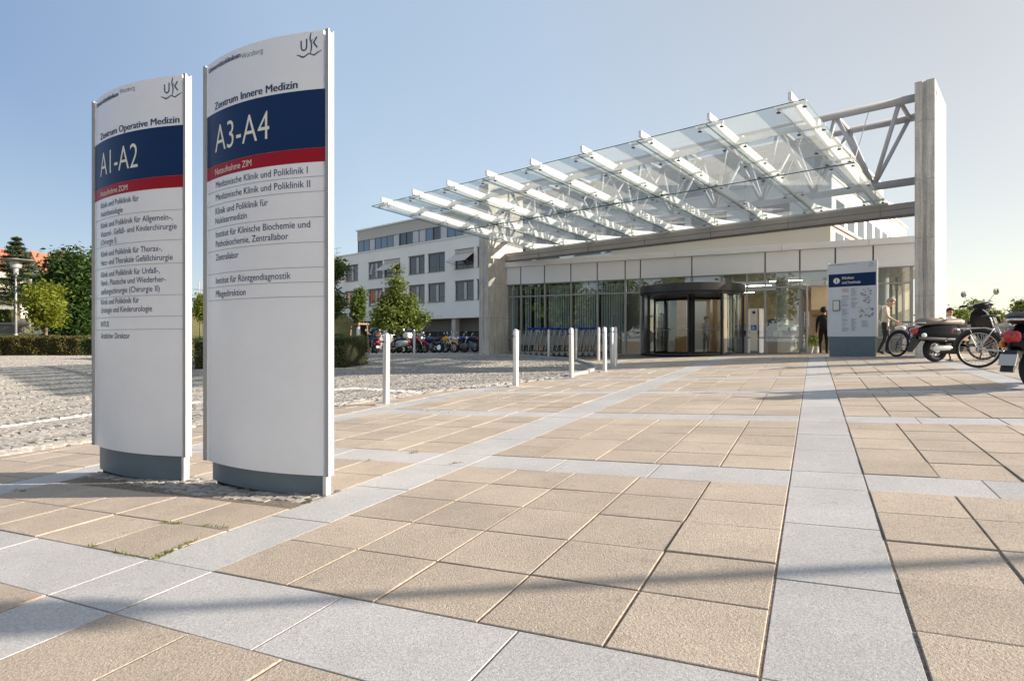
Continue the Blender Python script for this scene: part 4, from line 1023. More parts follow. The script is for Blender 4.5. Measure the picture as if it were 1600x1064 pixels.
def tree(name, label, loc, trunk_h, blobs, n, size, mat, tr=.12, clump=.34, per=26, group=None, cat='tree', lean=(0, 0), shell=.55):
    """blobs = ellipsoids (x, y, z, rx, ry, rz) that the clumps of leaves fill, thinner inside"""
    t = thing(name, label, cat, loc, random.uniform(0, 6), group)
    vol = np.array([b[3] * b[4] * b[5] for b in blobs]) ** .75; vol /= vol.sum(); nc = max(4, n // per); C = []
    for b, k in zip(blobs, RNG.multinomial(nc, vol)):
        d = RNG.normal(0, 1, (k, 3)); d /= np.linalg.norm(d, axis=1, keepdims=True); r = (shell + (1 - shell) * RNG.random((k, 1)) ** .6) * RNG.uniform(.72, 1.2, (k, 1))
        C.append(np.array(b[:3]) + d * r * np.array(b[3:]))
    C = np.concatenate(C); cs = clump * RNG.uniform(.55, 1.3, (len(C), 1, 1))
    P = (C[:, None, :] + RNG.normal(0, 1, (len(C), per, 3)) * cs * np.array([1, 1, .7])).reshape(-1, 3)
    leaves(P, size, mat=mat, parent=t, name='crown')
    top = max(b[2] + b[5] * .5 for b in blobs); w = MB()
    w.tube([(0, 0, -.3), (lean[0] * .3, lean[1] * .3, trunk_h * .5), (lean[0], lean[1], trunk_h), (lean[0] * 1.1, lean[1] * 1.1, top)], [tr * 1.25, tr, tr * .8, tr * .15], 9)
    for k in range(min(26, len(C))):
        c = C[RNG.integers(len(C))]; z0 = trunk_h * random.uniform(.75, 1.1) + (c[2] - trunk_h) * .35
        z0 = max(.3 * trunk_h, min(z0, top)); p0 = Vector((lean[0], lean[1], z0)); p1 = Vector(c); m_ = p0.lerp(p1, .5) + Vector((0, 0, .12 * (p1 - p0).length))
        w.tube([p0, m_, p1], [tr * .35, tr * .22, tr * .06], 6)
    w.build('trunk', BARK, t, smooth=True)
    return t
def gl(x, y): return (x, y, G(x, y))
# tree in front of the clinic: broad below, pointed above
x = at(622, 41); g0 = G(x, 41); k = 41 / 940
H = lambda py: zz(py, 41) - g0
def ell(px, py, rpx, rpy, Y, g): return ((px - 0) , 0, 0, 0, 0, 0)
def bl_(list_, cx, Y, g):
    return [((px - cx) * Y / F, random.uniform(-.3, .3), zz(py, Y) - g, rx * Y / F, max(rx, 8) * Y / F * .9, ry * Y / F) for px, py, rx, ry in list_]
tree('young_oak', 'broad young tree with a pointed top in front of the pale clinic windows', (x, 41, g0), H(505), bl_([(621, 432, 4.5, 14), (620, 452, 11, 16), (606, 470, 14, 12), (634, 474, 15, 13), (596, 490, 14, 12), (622, 492, 30, 14), (650, 496, 17, 11), (606, 508, 22, 10), (636, 511, 22, 9)], 622, 41, g0), 11500, .12, LO, .09, .22, 24)
x = at(561, 30); g0 = G(x, 30)
ct = tree('columnar_tree', 'slim columnar young tree held by wooden stakes behind the hedge', (x, 30, g0), zz(505, 30) - g0, bl_([(561, 462, 4, 10), (561, 475, 7, 14), (561, 490, 7.5, 13)], 561, 30, g0), 5200, .075, LG, .05, .12, 24)
st = MB()
for dx in (-.32, .32):
    for dy in (-.3, .3): st.tube([(dx * 1.15, dy * 1.15, -.2), (dx * .85, dy * .85, zz(504, 30) - g0)], .04, 7)
for dy in (-.3, .3): st.b2((-.36, dy - .03, zz(505, 30) - g0 - .09), (.36, dy + .03, zz(505, 30) - g0))
for dx in (-.3, .3): st.b2((dx - .03, -.27, zz(505, 30) - g0 - .08), (dx + .03, .27, zz(505, 30) - g0 - .005))
st.build('tree_stake', pm('stake_wood', (.26, .19, .13), .85, noise=.15), ct)
x = at(516, 27); g0 = G(x, 27)
tree('street_tree', 'tree mostly hidden behind the right edge of the tall A3-A4 sign', (x, 27, g0), zz(500, 27) - g0, bl_([(516, 420, 15, 14), (518, 445, 13, 16), (519, 475, 17, 16), (512, 490, 15, 10)], 516, 27, g0), 7000, .085, LG, .07, .2)
x = at(313, 44); g0 = .15
tree('lawn_tree', 'small bright young tree seen through the gap between the two signs', (x, 44, g0), zz(492, 44) - g0, bl_([(313, 472, 10, 10), (311, 488, 13, 12), (319, 480, 10, 12)], 313, 44, g0), 5000, .10, LY, .06, .22)
# left: dark broadleaf mass, yellowish tree, pine
def T2(name, label, px, Y, g0, bl, n, size, mat, th, **kw):
    x = at(px, Y); return tree(name, label, (x, Y, g0), zz(th, Y) - g0, bl_(bl, px, Y, g0), n, size, mat, **kw)
T2('chestnut_tree', 'large dark broadleaf tree rising left of the A1-A2 sign', 112, 40, -.2, [(108, 425, 30, 24), (92, 440, 26, 26), (130, 445, 26, 30), (112, 470, 34, 30), (138, 490, 22, 28), (98, 500, 20, 22), (120, 510, 26, 18)], 20000, .17, LD, 500, tr=.22, clump=.5, per=30, shell=.7)
T2('broadleaf_tree', 'dark tree directly behind the A1-A2 sign, its crown showing at the left edge', 168, 44, -.1, [(168, 430, 36, 30), (160, 470, 36, 34), (170, 505, 30, 22)], 9000, .19, LD, 505, tr=.22, clump=.5, per=30, shell=.7)
T2('yellowing_tree', 'small yellow-green tree in front of the dark trees at left', 72, 35, -.4, [(70, 454, 16, 8), (52, 466, 17, 9), (88, 466, 15, 8), (36, 480, 15, 8), (66, 482, 20, 10), (101, 482, 13, 7), (52, 497, 13, 8), (82, 496, 14, 8), (30, 468, 9, 5)], 8200, .115, LY, 512, tr=.09, clump=.30, per=22, shell=.35)
def conifer(label, px, Y, g0, ytop, ybot, rpx, n, mat):
    x = at(px, Y); t = thing('pine_tree', label, 'tree', (x, Y, g0), random.uniform(0, 6)); h = zz(ytop, Y) - g0; zb = zz(ybot, Y) - g0; r = rpx * Y / F; P = []; w = MB(); w.tube([(0, 0, -.3), (0, 0, h * .6), (0, 0, h)], [.26, .15, .02], 9)
    nl = 15
    for i in range(nl):
        f = i / (nl - 1); z = zb + (h - zb) * f * .98; L = r * (1 - f) ** .75 * random.uniform(.75, 1.15) + .12
        for j in range(7):
            a = random.uniform(0, 6.28); tip = Vector((math.cos(a) * L, math.sin(a) * L, z + .06 * L)); w.tube([(0, 0, z), tip], [.05, .012], 5)
            m = int(n / nl / 7); tt = RNG.uniform(.15, 1.05, m)[:, None]; P.append(np.array([[0, 0, z]]) * (1 - tt) + np.array(tip)[None] * tt + RNG.normal(0, 1, (m, 3)) * np.array([.20, .20, .10]) * (.5 + .6 * L / r))
    leaves(np.concatenate(P), .13, mat=mat, parent=t, name='crown', asp=.28); w.build('trunk', BARK, t, smooth=True)
conifer('tall dark pine in front of the house roofs at the far left', 26, 52, .8, 372, 475, 40, 24000, LP)
for i, (px, Y, w_, h0, h1, lab) in enumerate(((1500, 40, 16, 488, 512, 'low green tree just right of the right concrete pillar, beyond the parked scooter'), (1522, 42, 13, 474, 512, 'taller pointed tree above the parked black scooter'), (1552, 41, 17, 486, 512, 'bushy tree behind the mirrors of the black scooter'), (1606, 38, 12, 472, 512, 'tree at the right edge of the view behind the motor scooter'), (1478, 46, 12, 496, 512, 'small tree peeping out beside the right concrete pillar'))):
    g0 = .2; T2('far_tree', lab, px, Y, g0, [(px, h0 + 8, w_ * .45, 9), (px - 4, (h0 + h1) / 2 + 3, w_ * .8, 10), (px + 5, (h0 + h1) / 2 + 7, w_ * .8, 9)], 3200, .14, LO, h1 + 4, tr=.07, clump=.26, per=22, group='trees beyond the right end of the forecourt')
# trees across the street that the glass front mirrors
mir = [(-37, -10, 9.5, 3.4, 'broad tree across the street, leftmost mirrored in the glass front'), (-29, -14, 8.5, 3.2, 'tree across the street, second from the left in the glass reflection'), (-23.5, -12, 9.5, 3.0, 'tall tree across the street mirrored in the blinds'),
       (-18, -15, 8.6, 3.0, 'tree across the street mirrored left of the revolving door'), (-12.5, -13, 7.5, 2.6, 'lower tree across the street mirrored above the revolving door'), (-5.5, -14, 9.2, 3.0, 'tree across the street mirrored right of the revolving door'), (4.5, -17, 9.4, 3.0, 'tree across the street, rightmost mirrored in the glass front')]
for u, v, h, r, lab in mir:
    x, y = UV(u, v); tree('mirrored_tree', lab, (x, y, -1.3), h * .3, [(0, 0, h * .78, r * .6, r * .6, h * .22), (r * .3, .4, h * .55, r, r, h * .24), (-r * .4, -.3, h * .45, r * .9, r * .9, h * .2)], 6500, .24, LG, tr=.22, clump=.55, per=26, group='trees across the street behind the viewer', shell=.65)
# hedges
def hedge(label, pts, w, h, n, mat, size=.045, core=(.035, .035, .015)):
    t = thing('hedge', label, 'hedge', gl(*pts[0])); o = Vector((*pts[0], G(*pts[0]))); P = []; mb = MB(); Ltot = sum((Vector(b) - Vector(a)).length for a, b in zip(pts[:-1], pts[1:]))
    for a, b in zip(pts[:-1], pts[1:]):
        a, b = Vector(a), Vector(b); d = b - a; L = d.length; d.normalize(); nn = Vector((-d.y, d.x)); m = int(n * L / Ltot)
        s = RNG.uniform(0, 1, m) * (L + .1) - .05; k = RNG.random(m)
        y = np.where(k < .38, -w / 2, np.where(k < .62, w / 2, RNG.uniform(-w / 2, w / 2, m))); z = np.where(k < .62, RNG.uniform(.02, h, m), h)
        e = k > .93; s = np.where(e, np.where(RNG.random(m) < .5, 0, L), s); z = np.where(e, RNG.uniform(0, h, m), z)
        wob = .05 * np.sin(s * 3.1 + z * 4) + .04 * np.sin(s * 7.3); y = y + np.sign(y) * wob; z = z + np.where(k >= .62, wob * .8, 0)
        X = a.x + d.x * s + nn.x * y; Y = a.y + d.y * s + nn.y * y
        Q = np.stack([X, Y, gz(X, Y) + z], -1) + RNG.normal(0, .035, (m, 3)); P.append(Q - np.array(o))
        for i in range(8):
            p = a + d * L * i / 8; q = a + d * L * (i + 1) / 8; hw = w / 2 - .07; vs = []
            for r_ in (p, q):
                g = G(r_.x, r_.y)
                for sx, zz_ in ((-hw, -.1), (hw, -.1), (hw, h - .07), (-hw, h - .07)): vs.append((r_.x + nn.x * sx - o.x, r_.y + nn.y * sx - o.y, g + zz_ - o.z))
            mb.add(vs, [(0, 1, 5, 4), (1, 2, 6, 5), (2, 3, 7, 6), (3, 0, 4, 7), (0, 3, 2, 1), (4, 5, 6, 7)])
    mb.build('twigs', pm('hedge_twigs', core, .95, noise=.3, nscale=9), t); leaves(np.concatenate(P), size, mat=mat, parent=t, name='foliage', nrm_up=.1)
    return t
hA = unp(574, 574); hB = unp(528, 573.5)
hedge('clipped green hedge at the right side of the tall A3-A4 sign', [(hA.x - .55, hA.y + .6), (hB.x - 1.2, hB.y + .95), (-10.8, 20.9)], 1.15, .98, 24000, LH, .038)
hedge('long low hedge with brownish twigs at the far left edge of the cobbles', [(at(-60, 33.6), 33.6), (at(60, 33.4), 33.4), (at(136, 33.2), 33.2)], 1.2, .98, 12000, LBR, .06)
hedge('green hedge end beside the brownish hedge near the A1-A2 sign', [(at(136, 33.4), 33.4), (at(190, 33.2), 33.2)], 1.3, .9, 4500, LH, .06)

# ------------------------------------------------------------------ rising ground, walls and lamps at the far left
def bank(name, x0, x1, y0, prof, mat, nx=40):
    V = []; q = []; ys = [p[0] for p in prof]; zs_ = [p[1] for p in prof]; n = len(prof)
    for i in range(nx):
        x = x0 + (x1 - x0) * i / (nx - 1); e = min(1., (x1 - x) / 4.)
        for y, z in zip(ys, zs_):
            g = G(x, y0 + y); V.append((x, y0 + y, g - .05 + (z - g) * e * (1 + .04 * math.sin(x * .7 + y)) if z > g else g - .05))
    for i in range(nx - 1):
        for j in range(n - 1): a = i * n + j; q.append((a, a + n, a + n + 1, a + 1))
    return tag(npmesh(name, np.array(V), np.array(q), mat), kind='structure')
bank('hillside', -75, -17.5, 34.1, [(0, -.85), (2, -.6), (5, -.25), (8, .2), (12, .55), (18, 1.0), (24, 1.9), (34, 3.0), (60, 4.5), (110, 6)], M_LAWN)
yw = 47.
gw = thing('retaining_wall', 'low dark garden wall left of the handrail at the far left', 'wall', (at(0, yw), yw, 0))
MB().b2((-20, 0, -.4), (at(30, yw) - at(0, yw), .5, zz(507, yw))).build('wall', pm('wall_stone', (.13, .125, .12), .9, noise=.2, nscale=2), gw)
MB().b2((-20, -.06, zz(507, yw)), (at(32, yw) - at(0, yw), .56, zz(504, yw))).build('coping', pm('wall_coping', (.24, .235, .225), .9, noise=.1), gw)
tr_ = MB(); tr_.blob((.0, 0, 0), (.55, .4, .3), n=9, k=6); tr_.build('boulder', pm('boulder_stone', (.40, .34, .27), .95, noise=.3, nscale=3, bump=.8, bscale=9)); tag(tr_ and bpy.data.objects['boulder'], 'tan boulder at the end of the dark garden wall', 'boulder'); bpy.data.objects['boulder'].location = (at(33, 46.), 46., zz(506, 46.))
ww = thing('garden_house', 'white flat-roofed garage wall behind the lamp post at the far left', 'building', (at(-40, 62), 62, 0))
MB().b2((0, 0, 0), (at(24, 62) - at(-40, 62), 6, zz(463, 62))).build('wall', pm('white_render', (.74, .71, .66), .8), ww)
MB().b2((-.2, -.5, zz(463, 62)), (at(40, 62) - at(-40, 62), 6.2, zz(459, 62) + .1)).build('roof', pm('flat_roof', (.40, .37, .32), .8), ww)
hedge('hedge in front of the white garage wall', [(at(-60, 55.), 55.), (at(25, 55.), 55.)], 1.2, 1.0, 2500, LH, .10).location.z = zz(502, 55.)
def house(label, px0, px1, pyr, pye, pyb, Y, wall, roofc, rz=0.):
    x0, x1 = at(px0, Y), at(px1, Y); w = x1 - x0; t = thing('house', label, 'house', (x0, Y, 0), rz); zr, ze, zb = zz(pyr, Y), zz(pye, Y), zz(pyb, Y)
    MB().poly([(0, zb), (w, zb), (w, ze), (w / 2, zr), (0, ze)], 9., axis='Y', T=Matrix.Translation((0, 4.5, 0))).build('wall', wall, t)
    for sgn in (0, 1):
        a = (w / 2, zr + .12); b = ((w + .5) if sgn else -.5, ze - (zr - ze) * .5 / (w / 2) + .12)
        MB().poly([a, b, (b[0], b[1] + .2), (a[0], a[1] + .2)], 9.8, axis='Y', T=Matrix.Translation((0, 4.5, 0))).build('roof', roofc, t)
    for i in range(2): MB().b2((w * (.22 + .36 * i), -.05, zb + (ze - zb) * .5), (w * (.22 + .36 * i) + .9, .03, zb + (ze - zb) * .5 + 1.2)).build('window', M_PANE, t)
    MB().b2((w * .62, 4, zr - 1.2), (w * .62 + .7, 4.7, zr + .9)).build('chimney', pm('chimney_brick', (.3, .14, .1), .9), t)
RT = pm('red_tiles', (.36, .125, .075), .8, noise=.15, nscale=2)
house('white gabled house with a red roof between the pine and the dark trees', 36, 64, 396, 426, 470, 72, pm('house_white', (.78, .76, .72), .8), RT, R(6))
house('red roofed house partly cut by the left picture edge', -46, -6, 388, 412, 470, 84, pm('house_cream', (.66, .58, .46), .8), RT, R(-4))
M_LAMP = pm('lamp_grey', (.40, .41, .42), .4, .3)
def street_lamp(px, ytop, ybot, Y, label, hd=1.):
    x = at(px, Y); zb = zz(ybot, Y) - .4; zt = zz(ytop, Y); t = thing('street_lamp', label, 'street lamp', (x, Y, 0), 0, 'disc-topped street lamps')
    MB().tube([(0, 0, zb), (0, 0, zt - .9 * hd)], [.085 * hd, .06 * hd], 12).build('pole', M_LAMP, t, smooth=True)
    MB().lathe([(.13, -.95), (.15, -.55), (.27, -.52), (.30, -.40), (.30, -.12), (.22, -.08)], (0, 0, zt), 18).build('lamp_housing', M_LAMP, t, autos=AS)
    MB().lathe([(.10, -.12), (.95, -.05), (.97, -.02), (.50, .02), (.06, .10)], (0, 0, zt), 28).build('disc_reflector', pm('lamp_disc', (.40, .40, .38), .5), t, autos=AS)
    MB().tube([(0, 0, zb), (0, 0, zb + .5)], .11, 12).build('base_collar', M_LAMP, t)
street_lamp(25, 406, 524, 38, 'nearer disc-topped street lamp at the far left', .8)
street_lamp(46.5, 430, 524, 54, 'farther disc-topped street lamp half hidden by the yellowing tree')
hp = thing('bent_lamp', 'thin bent pole lamp at the left picture edge', 'street lamp', (at(4, 60), 60, 0))
pts = [(0, 0, 0), (0, 0, zz(436, 60)), (-.1, 0, zz(431, 60)), (-.5, 0, zz(429.5, 60)), (-1.0, 0, zz(430, 60))]
MB().tube(pts, .05, 8).build('pole', M_LAMP, hp, smooth=True); MB().b2((-1.3, -.1, zz(431, 60) - .05), (-.8, .1, zz(431, 60) + .04)).build('lamp_head', M_LAMP, hp)
hr = thing('handrail', 'white tubular stair handrail under the yellowing tree', 'handrail', (at(36, 41), 41, 0)); W_ = pm('white_tube', (.76, .75, .72), .4); px2 = lambda px: at(px, 41) - at(36, 41)
for y_, nm in ((0, 'near_rail'), (1.3, 'far_rail')):
    r_ = MB(); r_.tube([(px2(36), y_, zz(525, 41) - .3), (px2(36), y_, zz(512, 41)), (px2(37), y_, zz(511, 41)), (px2(50), y_, zz(512, 41)), (px2(70), y_, zz(523, 41)), (px2(70), y_, zz(527, 41) - .3)], .045, 8)
    for q in (50, 60): r_.tube([(px2(q), y_, zz(528, 41) - .3), (px2(q), y_, zz(512 + (q - 50) * .55, 41))], .04, 8)
    r_.build(nm, W_, hr, smooth=True)
wp = thing('catenary_pole', 'distant pole with cross arm above the small tree between the signs', 'pole', (at(310.5, 70), 70, 0))
MB().tube([(0, 0, 0), (0, 0, zz(440, 70))], .07, 8).build('pole', M_LAMP, wp); MB().tube([(-.7, 0, zz(452, 70)), (.7, 0, zz(453, 70))], .04, 6).build('cross_arm', M_LAMP, wp)
# right background
rw = thing('parapet_wall', 'low grey parapet wall beyond the parked scooters', 'wall', (at(1475, 27), 27, 0), R(-14))
MB().b2((-2, 0, -.8), (22, .3, zz(511, 27))).build('wall', pm('parapet_concrete', (.34, .33, .31), .85, noise=.12), rw); MB().b2((-2.05, -.06, zz(511, 27)), (22.05, .36, zz(508, 27))).build('coping', pm('coping_zinc', (.42, .42, .42), .5, .2), rw)
# arm lamp standing out of view at the right; only the shadow of its arm crosses the forecourt
bx = (12.7, 1.0); g_ = G(*bx)
t = thing('street_lamp', 'lamp post whose long side arm throws the thin shadow across the near paving', 'street lamp', (*bx, g_), math.atan2(.783 - 1.0, 8.21 - 12.7))
zb__ = 2.6 - g_
MB().tube([(0, 0, -.2), (0, 0, zb__ - .35), (.08, 0, zb__ - .1), (.35, 0, zb__)], [.085, .06, .05, .045], 12).build('pole', M_LAMP, t, smooth=True)
MB().tube([(.35, 0, zb__), (4.35, 0, zb__)], [.042, .036], 10).build('side_arm', M_LAMP, t, smooth=True)
MB().loft([(4.3, 0, .04, zb__ - .05, zb__ + .05), (4.42, 0, .14, zb__ - .09, zb__ + .07), (4.85, 0, .15, zb__ - .09, zb__ + .08), (4.98, 0, .05, zb__ - .04, zb__ + .04)], 14).build('lamp_head', M_LAMP, t, smooth=True)
# ------------------------------------------------------------------ two-wheelers
def pitch(loc, rz, L=.9):
    return -math.atan2(G(loc[0] + L * math.cos(rz), loc[1] + L * math.sin(rz)) - G(loc[0], loc[1]), L)
M_TYRE = pm('tyre_rubber', (.014, .014, .015), .8, bump=.3, bscale=90)
M_RIM = pm('rim_silver', (.55, .55, .56), .3, .7)
M_CHR = pm('chrome', (.72, .72, .73), .12, .9)
M_BPL = pm('black_plastic', (.018, .018, .019), .5)
M_MIR = pm('mirror_glass', (.62, .70, .78), .04, .9)
M_RLT = pm('red_lens', (.42, .012, .02), .15, coat=.5); M_OLT = pm('orange_lens', (.75, .24, .01), .15, coat=.5); M_WLT = pm('clear_lens', (.75, .76, .76), .1, coat=.5)
M_PLT = pm('number_plate', (.45, .45, .44), .5)
def paint(n, c): return pm(n, c, .14, 0., coat=.12, spec=.22)
def wheel(t, x, r, w, y=0., spokes=0, name='wheel', hub=.06, disc=True, z=None, tr=None):
    z = r if z is None else z; tr = tr or w / 2
    ty = MB().ring((x, y, z), r - tr, tr, 'Y', 40, 10, sq=w / 2 / tr).build(name, M_TYRE, t, smooth=True)
    rm = MB(); rm.ring((x, y, z), r - tr * 2 + .005, .012 if spokes > 8 else .02, 'Y', 40, 6); rm.tube([(x, y - .06, z), (x, y + .06, z)], hub, 14)
    if spokes > 8:
        for k in range(spokes):
            a = 2 * math.pi * k / spokes; b = a + (.35 if k % 2 else -.35); s_ = .03 if k % 4 < 2 else -.03
            rm.tube([(x + hub * math.cos(b), y + s_, z + hub * math.sin(b)), (x + (r - tr * 2) * math.cos(a), y, z + (r - tr * 2) * math.sin(a))], .0026, 4, caps=False)
    else:
        for k in range(spokes or 5):
            a = 2 * math.pi * k / (spokes or 5) + .3; rm.beam((x + hub * .8 * math.cos(a), y, z + hub * .8 * math.sin(a)), (x + (r - tr * 1.9) * math.cos(a), y, z + (r - tr * 1.9) * math.sin(a)), .03, .035, up=(0, 1, 0))
    rm.build('rim', M_RIM, ty, autos=AS)
    if disc and spokes <= 8: MB().lathe([(.02, -.004), (r * .45, -.004), (r * .45, .004), (.02, .004)], n=20, T=Matrix.Translation((x, y + w / 2 + .012, z)) @ Matrix.Rotation(R(90), 4, 'X')).build('brake_disc', M_CHR, ty)
    return ty
def mirror(t, base, head, r=.055, tilt=0.):
    m = MB(); m.tube([base, ((base[0] + head[0]) / 2, (base[1] + head[1]) / 2 + .01, (base[2] + head[2]) / 2 + .01), head], .007, 6)
    T = Matrix.Translation(head) @ Matrix.Rotation(R(90), 4, 'Y')
    m.lathe([(.004, .03), (r * .8, .022), (r, 0), (r * .96, -.008)], n=18, T=T, m=0); m.lathe([(r * .9, -.009), (.004, -.011)], n=18, T=T, m=1)
    return m.build('mirror', [M_CHR, M_MIR], t, autos=AS)
def scooter(label, loc, rz, body, seat, group, top_case=None, maxi=False, windshield=False, tilt=0., scale=1., plate=True, name='motor_scooter', side_rail=None):
    t = thing(name, label, 'scooter', loc, rz, group, scale); t.rotation_euler = (R(tilt), pitch(loc, rz), rz)
    rw = .235; zr = rw + .0
    wheel(t, -.62, rw, .115, z=zr); wheel(t, .68, rw, .105, z=rw)
    w = .235 if maxi else .205; zt = .74 if maxi else .70
    MB().loft([(-1.00, 0, .045, .50, .60), (-.93, 0, .12, .43, .66), (-.78, 0, w * .92, .38, zt), (-.55, 0, w, .345, zt + .015), (-.32, 0, w * .96, .33, zt), (-.16, 0, w * .75, .30, zt - .05), (-.10, 0, w * .55, .29, zt - .14)], 22, e=.62).build('rear_body', body, t, autos=R(50))
    if side_rail:
        for s in (-1, 1):
            m = MB(); m.tube([(-1.01, s * .10, .475), (-.86, s * .20, .455), (-.55, s * (w + .012), .43), (-.25, s * (w + .004), .405), (-.10, s * .17, .39)], .024, 8); m.build('side_rail', side_rail, t, smooth=True)
    MB().loft([(-.95, 0, .08, zt + .03, zt + .10), (-.86, 0, .145, zt + .0, zt + .145), (-.62, 0, .165, zt, zt + .14), (-.42, 0, .155, zt - .02, zt + .10), (-.18, 0, .135, zt - .04, zt + .11), (-.03, 0, .10, zt - .08, zt + .085), (.02, 0, .05, zt - .06, zt + .02)], 18, e=.7).build('seat', seat, t, autos=R(50))
    m = MB(); m.tube([(-.62, .115, zt + .04), (-.93, .12, zt + .055), (-1.0, 0, zt + .06), (-.93, -.12, zt + .055), (-.62, -.115, zt + .04)], .013, 8); m.build('grab_rail', M_CHR, t, smooth=True)
    m = MB(); m.poly([(-.14, -.17), (.36, -.19), (.48, -.10), (.48, .10), (.36, .19), (-.14, .17)], .06, axis='Z', T=Matrix.Translation((0, 0, .29))); m.build('floorboard', body, t, bevel=.015)
    T = Matrix.Translation((.455, 0, .30)) @ Matrix.Rotation(R(-17), 4, 'Y')
    out = [(-.12, 0), (-.21, .10), (-.245, .30), (-.235, .48), (-.17, .62), (-.08, .68), (.08, .68), (.17, .62), (.235, .48), (.245, .30), (.21, .10), (.12, 0)]
    n = len(out); vs = [(.05 * (1 - (a / .25) ** 2) + d, a, b) for d in (-.02, .02) for a, b in out]
    MB().add([T @ Vector(v) for v in vs], [list(range(n)), list(range(2 * n - 1, n - 1, -1))] + [[i, i + n, (i + 1) % n + n, (i + 1) % n] for i in range(n)]).build('leg_shield', body, t, bevel=.008)
    MB().tube([T @ Vector((.0 + .05 * (1 - (a / .25) ** 2), a, b)) for a, b in out], .014, 6).build('shield_trim', M_CHR if not maxi else M_BPL, t, smooth=True)
    MB().tube([(.68, .0, rw), (.60, 0, .45), (.36, 0, 1.0)], [.035, .04, .045], 10).build('steering_column', body, t, smooth=True)
    MB().loft([(.44, 0, .03, .28, .34), (.52, 0, .075, .37, .47), (.66, 0, .085, .46, .53), (.80, 0, .085, .40, .49), (.90, 0, .05, .30, .38)], 14).build('front_fender', body, t, smooth=True)
    MB().loft([(.22, 0, .05, .98, 1.04), (.28, 0, .11, .95, 1.08), (.38, 0, .12, .94, 1.10), (.46, 0, .09, .95, 1.08), (.50, 0, .05, .98, 1.05)], 16).build('headset', body, t, smooth=True)
    m = MB(); m.tube([(.24, .36, 1.03), (.31, .22, 1.045), (.34, 0, 1.04), (.31, -.22, 1.045), (.24, -.36, 1.03)], .016, 8); hb = m.build('handlebar', M_CHR, t, smooth=True)
    for s in (-1, 1):
        MB().tube([(.24, s * .37, 1.03), (.295, s * .25, 1.042)], .022, 10).build('grip', M_BPL, hb, autos=AS)
        MB().tube([(.36, s * .24, 1.045), (.30, s * .36, 1.04)], .007, 6).build('brake_lever', M_CHR, hb)
        mirror(t, (.31, s * .20, 1.05), (.33, s * .37, 1.27), .062)
    MB().lathe([(.085, -.02), (.088, 0), (.07, .025), (.01, .035)], n=18, T=Matrix.Translation((.50, 0, 1.02)) @ Matrix.Rotation(R(90), 4, 'Y')).build('headlight', M_WLT, t, autos=AS)
    if windshield: MB().loft([(.44, 0, .03, 1.0, 1.05), (.42, 0, .2, 1.05, 1.3), (.36, 0, .2, 1.1, 1.42), (.34, 0, .03, 1.35, 1.40)], 12).build('windscreen', glass_mat('screen_glass', (.5, .55, .6), .15), t)
    m = MB(); q_ = 1.2 if maxi else 1.; m.loft([(-.96, .0, .05 * q_, .555, .66), (-1.035, 0, .085 * q_, .545, .545 + .11 * q_), (-1.055, 0, .05 * q_, .57, .56 + .08 * q_)], 12); m.build('tail_light', M_RLT, t, smooth=True)
    for s in (-1, 1): MB().blob((-.93, s * .14, .52), (.055, .03, .045), n=10).build('rear_indicator', M_OLT if maxi else M_WLT, t, smooth=True)
    for s in (-1, 1): MB().b2((-.26, s * (w + .03) - .006, .395), (-.16, s * (w + .03) + .006, .425)).build('side_reflector', M_OLT, t)
    m = MB(); m.poly([(-.92, .44), (-1.12, .22), (-1.14, .235), (-1.04, .46)], .13); m.build('mudflap', M_BPL, t)
    if plate: MB().box((0, 0, 0), (.008, .17, .13), T=Matrix.Translation((-1.105, 0, .355)) @ Matrix.Rotation(R(24), 4, 'Y')).build('number_plate', M_PLT, t)
    m = MB(); m.tube([(-.34, -.16, .25), (-.50, -.19, .27)], .022, 8); m.loft([(-.84, -.205, .035, .24, .31), (-.80, -.205, .052, .225, .325), (-.52, -.20, .055, .215, .32), (-.46, -.19, .03, .235, .30)], 14); m.build('exhaust', M_CHR, t, autos=AS)
    m = MB(); m.loft([(-.66, .02, .06, .16, .30), (-.4, .02, .09, .14, .33), (-.12, 0, .08, .17, .30)], 12); m.build('engine', M_BPL, t, smooth=True)
    m = MB()
    for s in (() if maxi else (-1, 1)): m.tube([(-.28, s * .10, .24), (-.20, s * .14, .05), (-.17, s * .19, .01)], .013, 6); m.b2((-.22, s * .19 - .035, -.006), (-.13, s * .19 + .035, .012))
    m.tube([(-.24, -.12, .14), (-.24, .12, .14)], .012, 6); m.build('centre_stand', M_BPL, t)
    if top_case is not None:
        MB().loft([(-1.10, 0, .12, zt + .12, zt + .34), (-1.06, 0, .19, zt + .10, zt + .40), (-.88, 0, .21, zt + .09, zt + .42), (-.72, 0, .19, zt + .10, zt + .38), (-.69, 0, .12, zt + .13, zt + .32)], 18, e=.5).build('top_case', top_case, t, autos=R(50))
        MB().b2((-1.112, -.09, zt + .20), (-1.09, .09, zt + .25)).build('case_reflector', M_RLT, t)
    return t
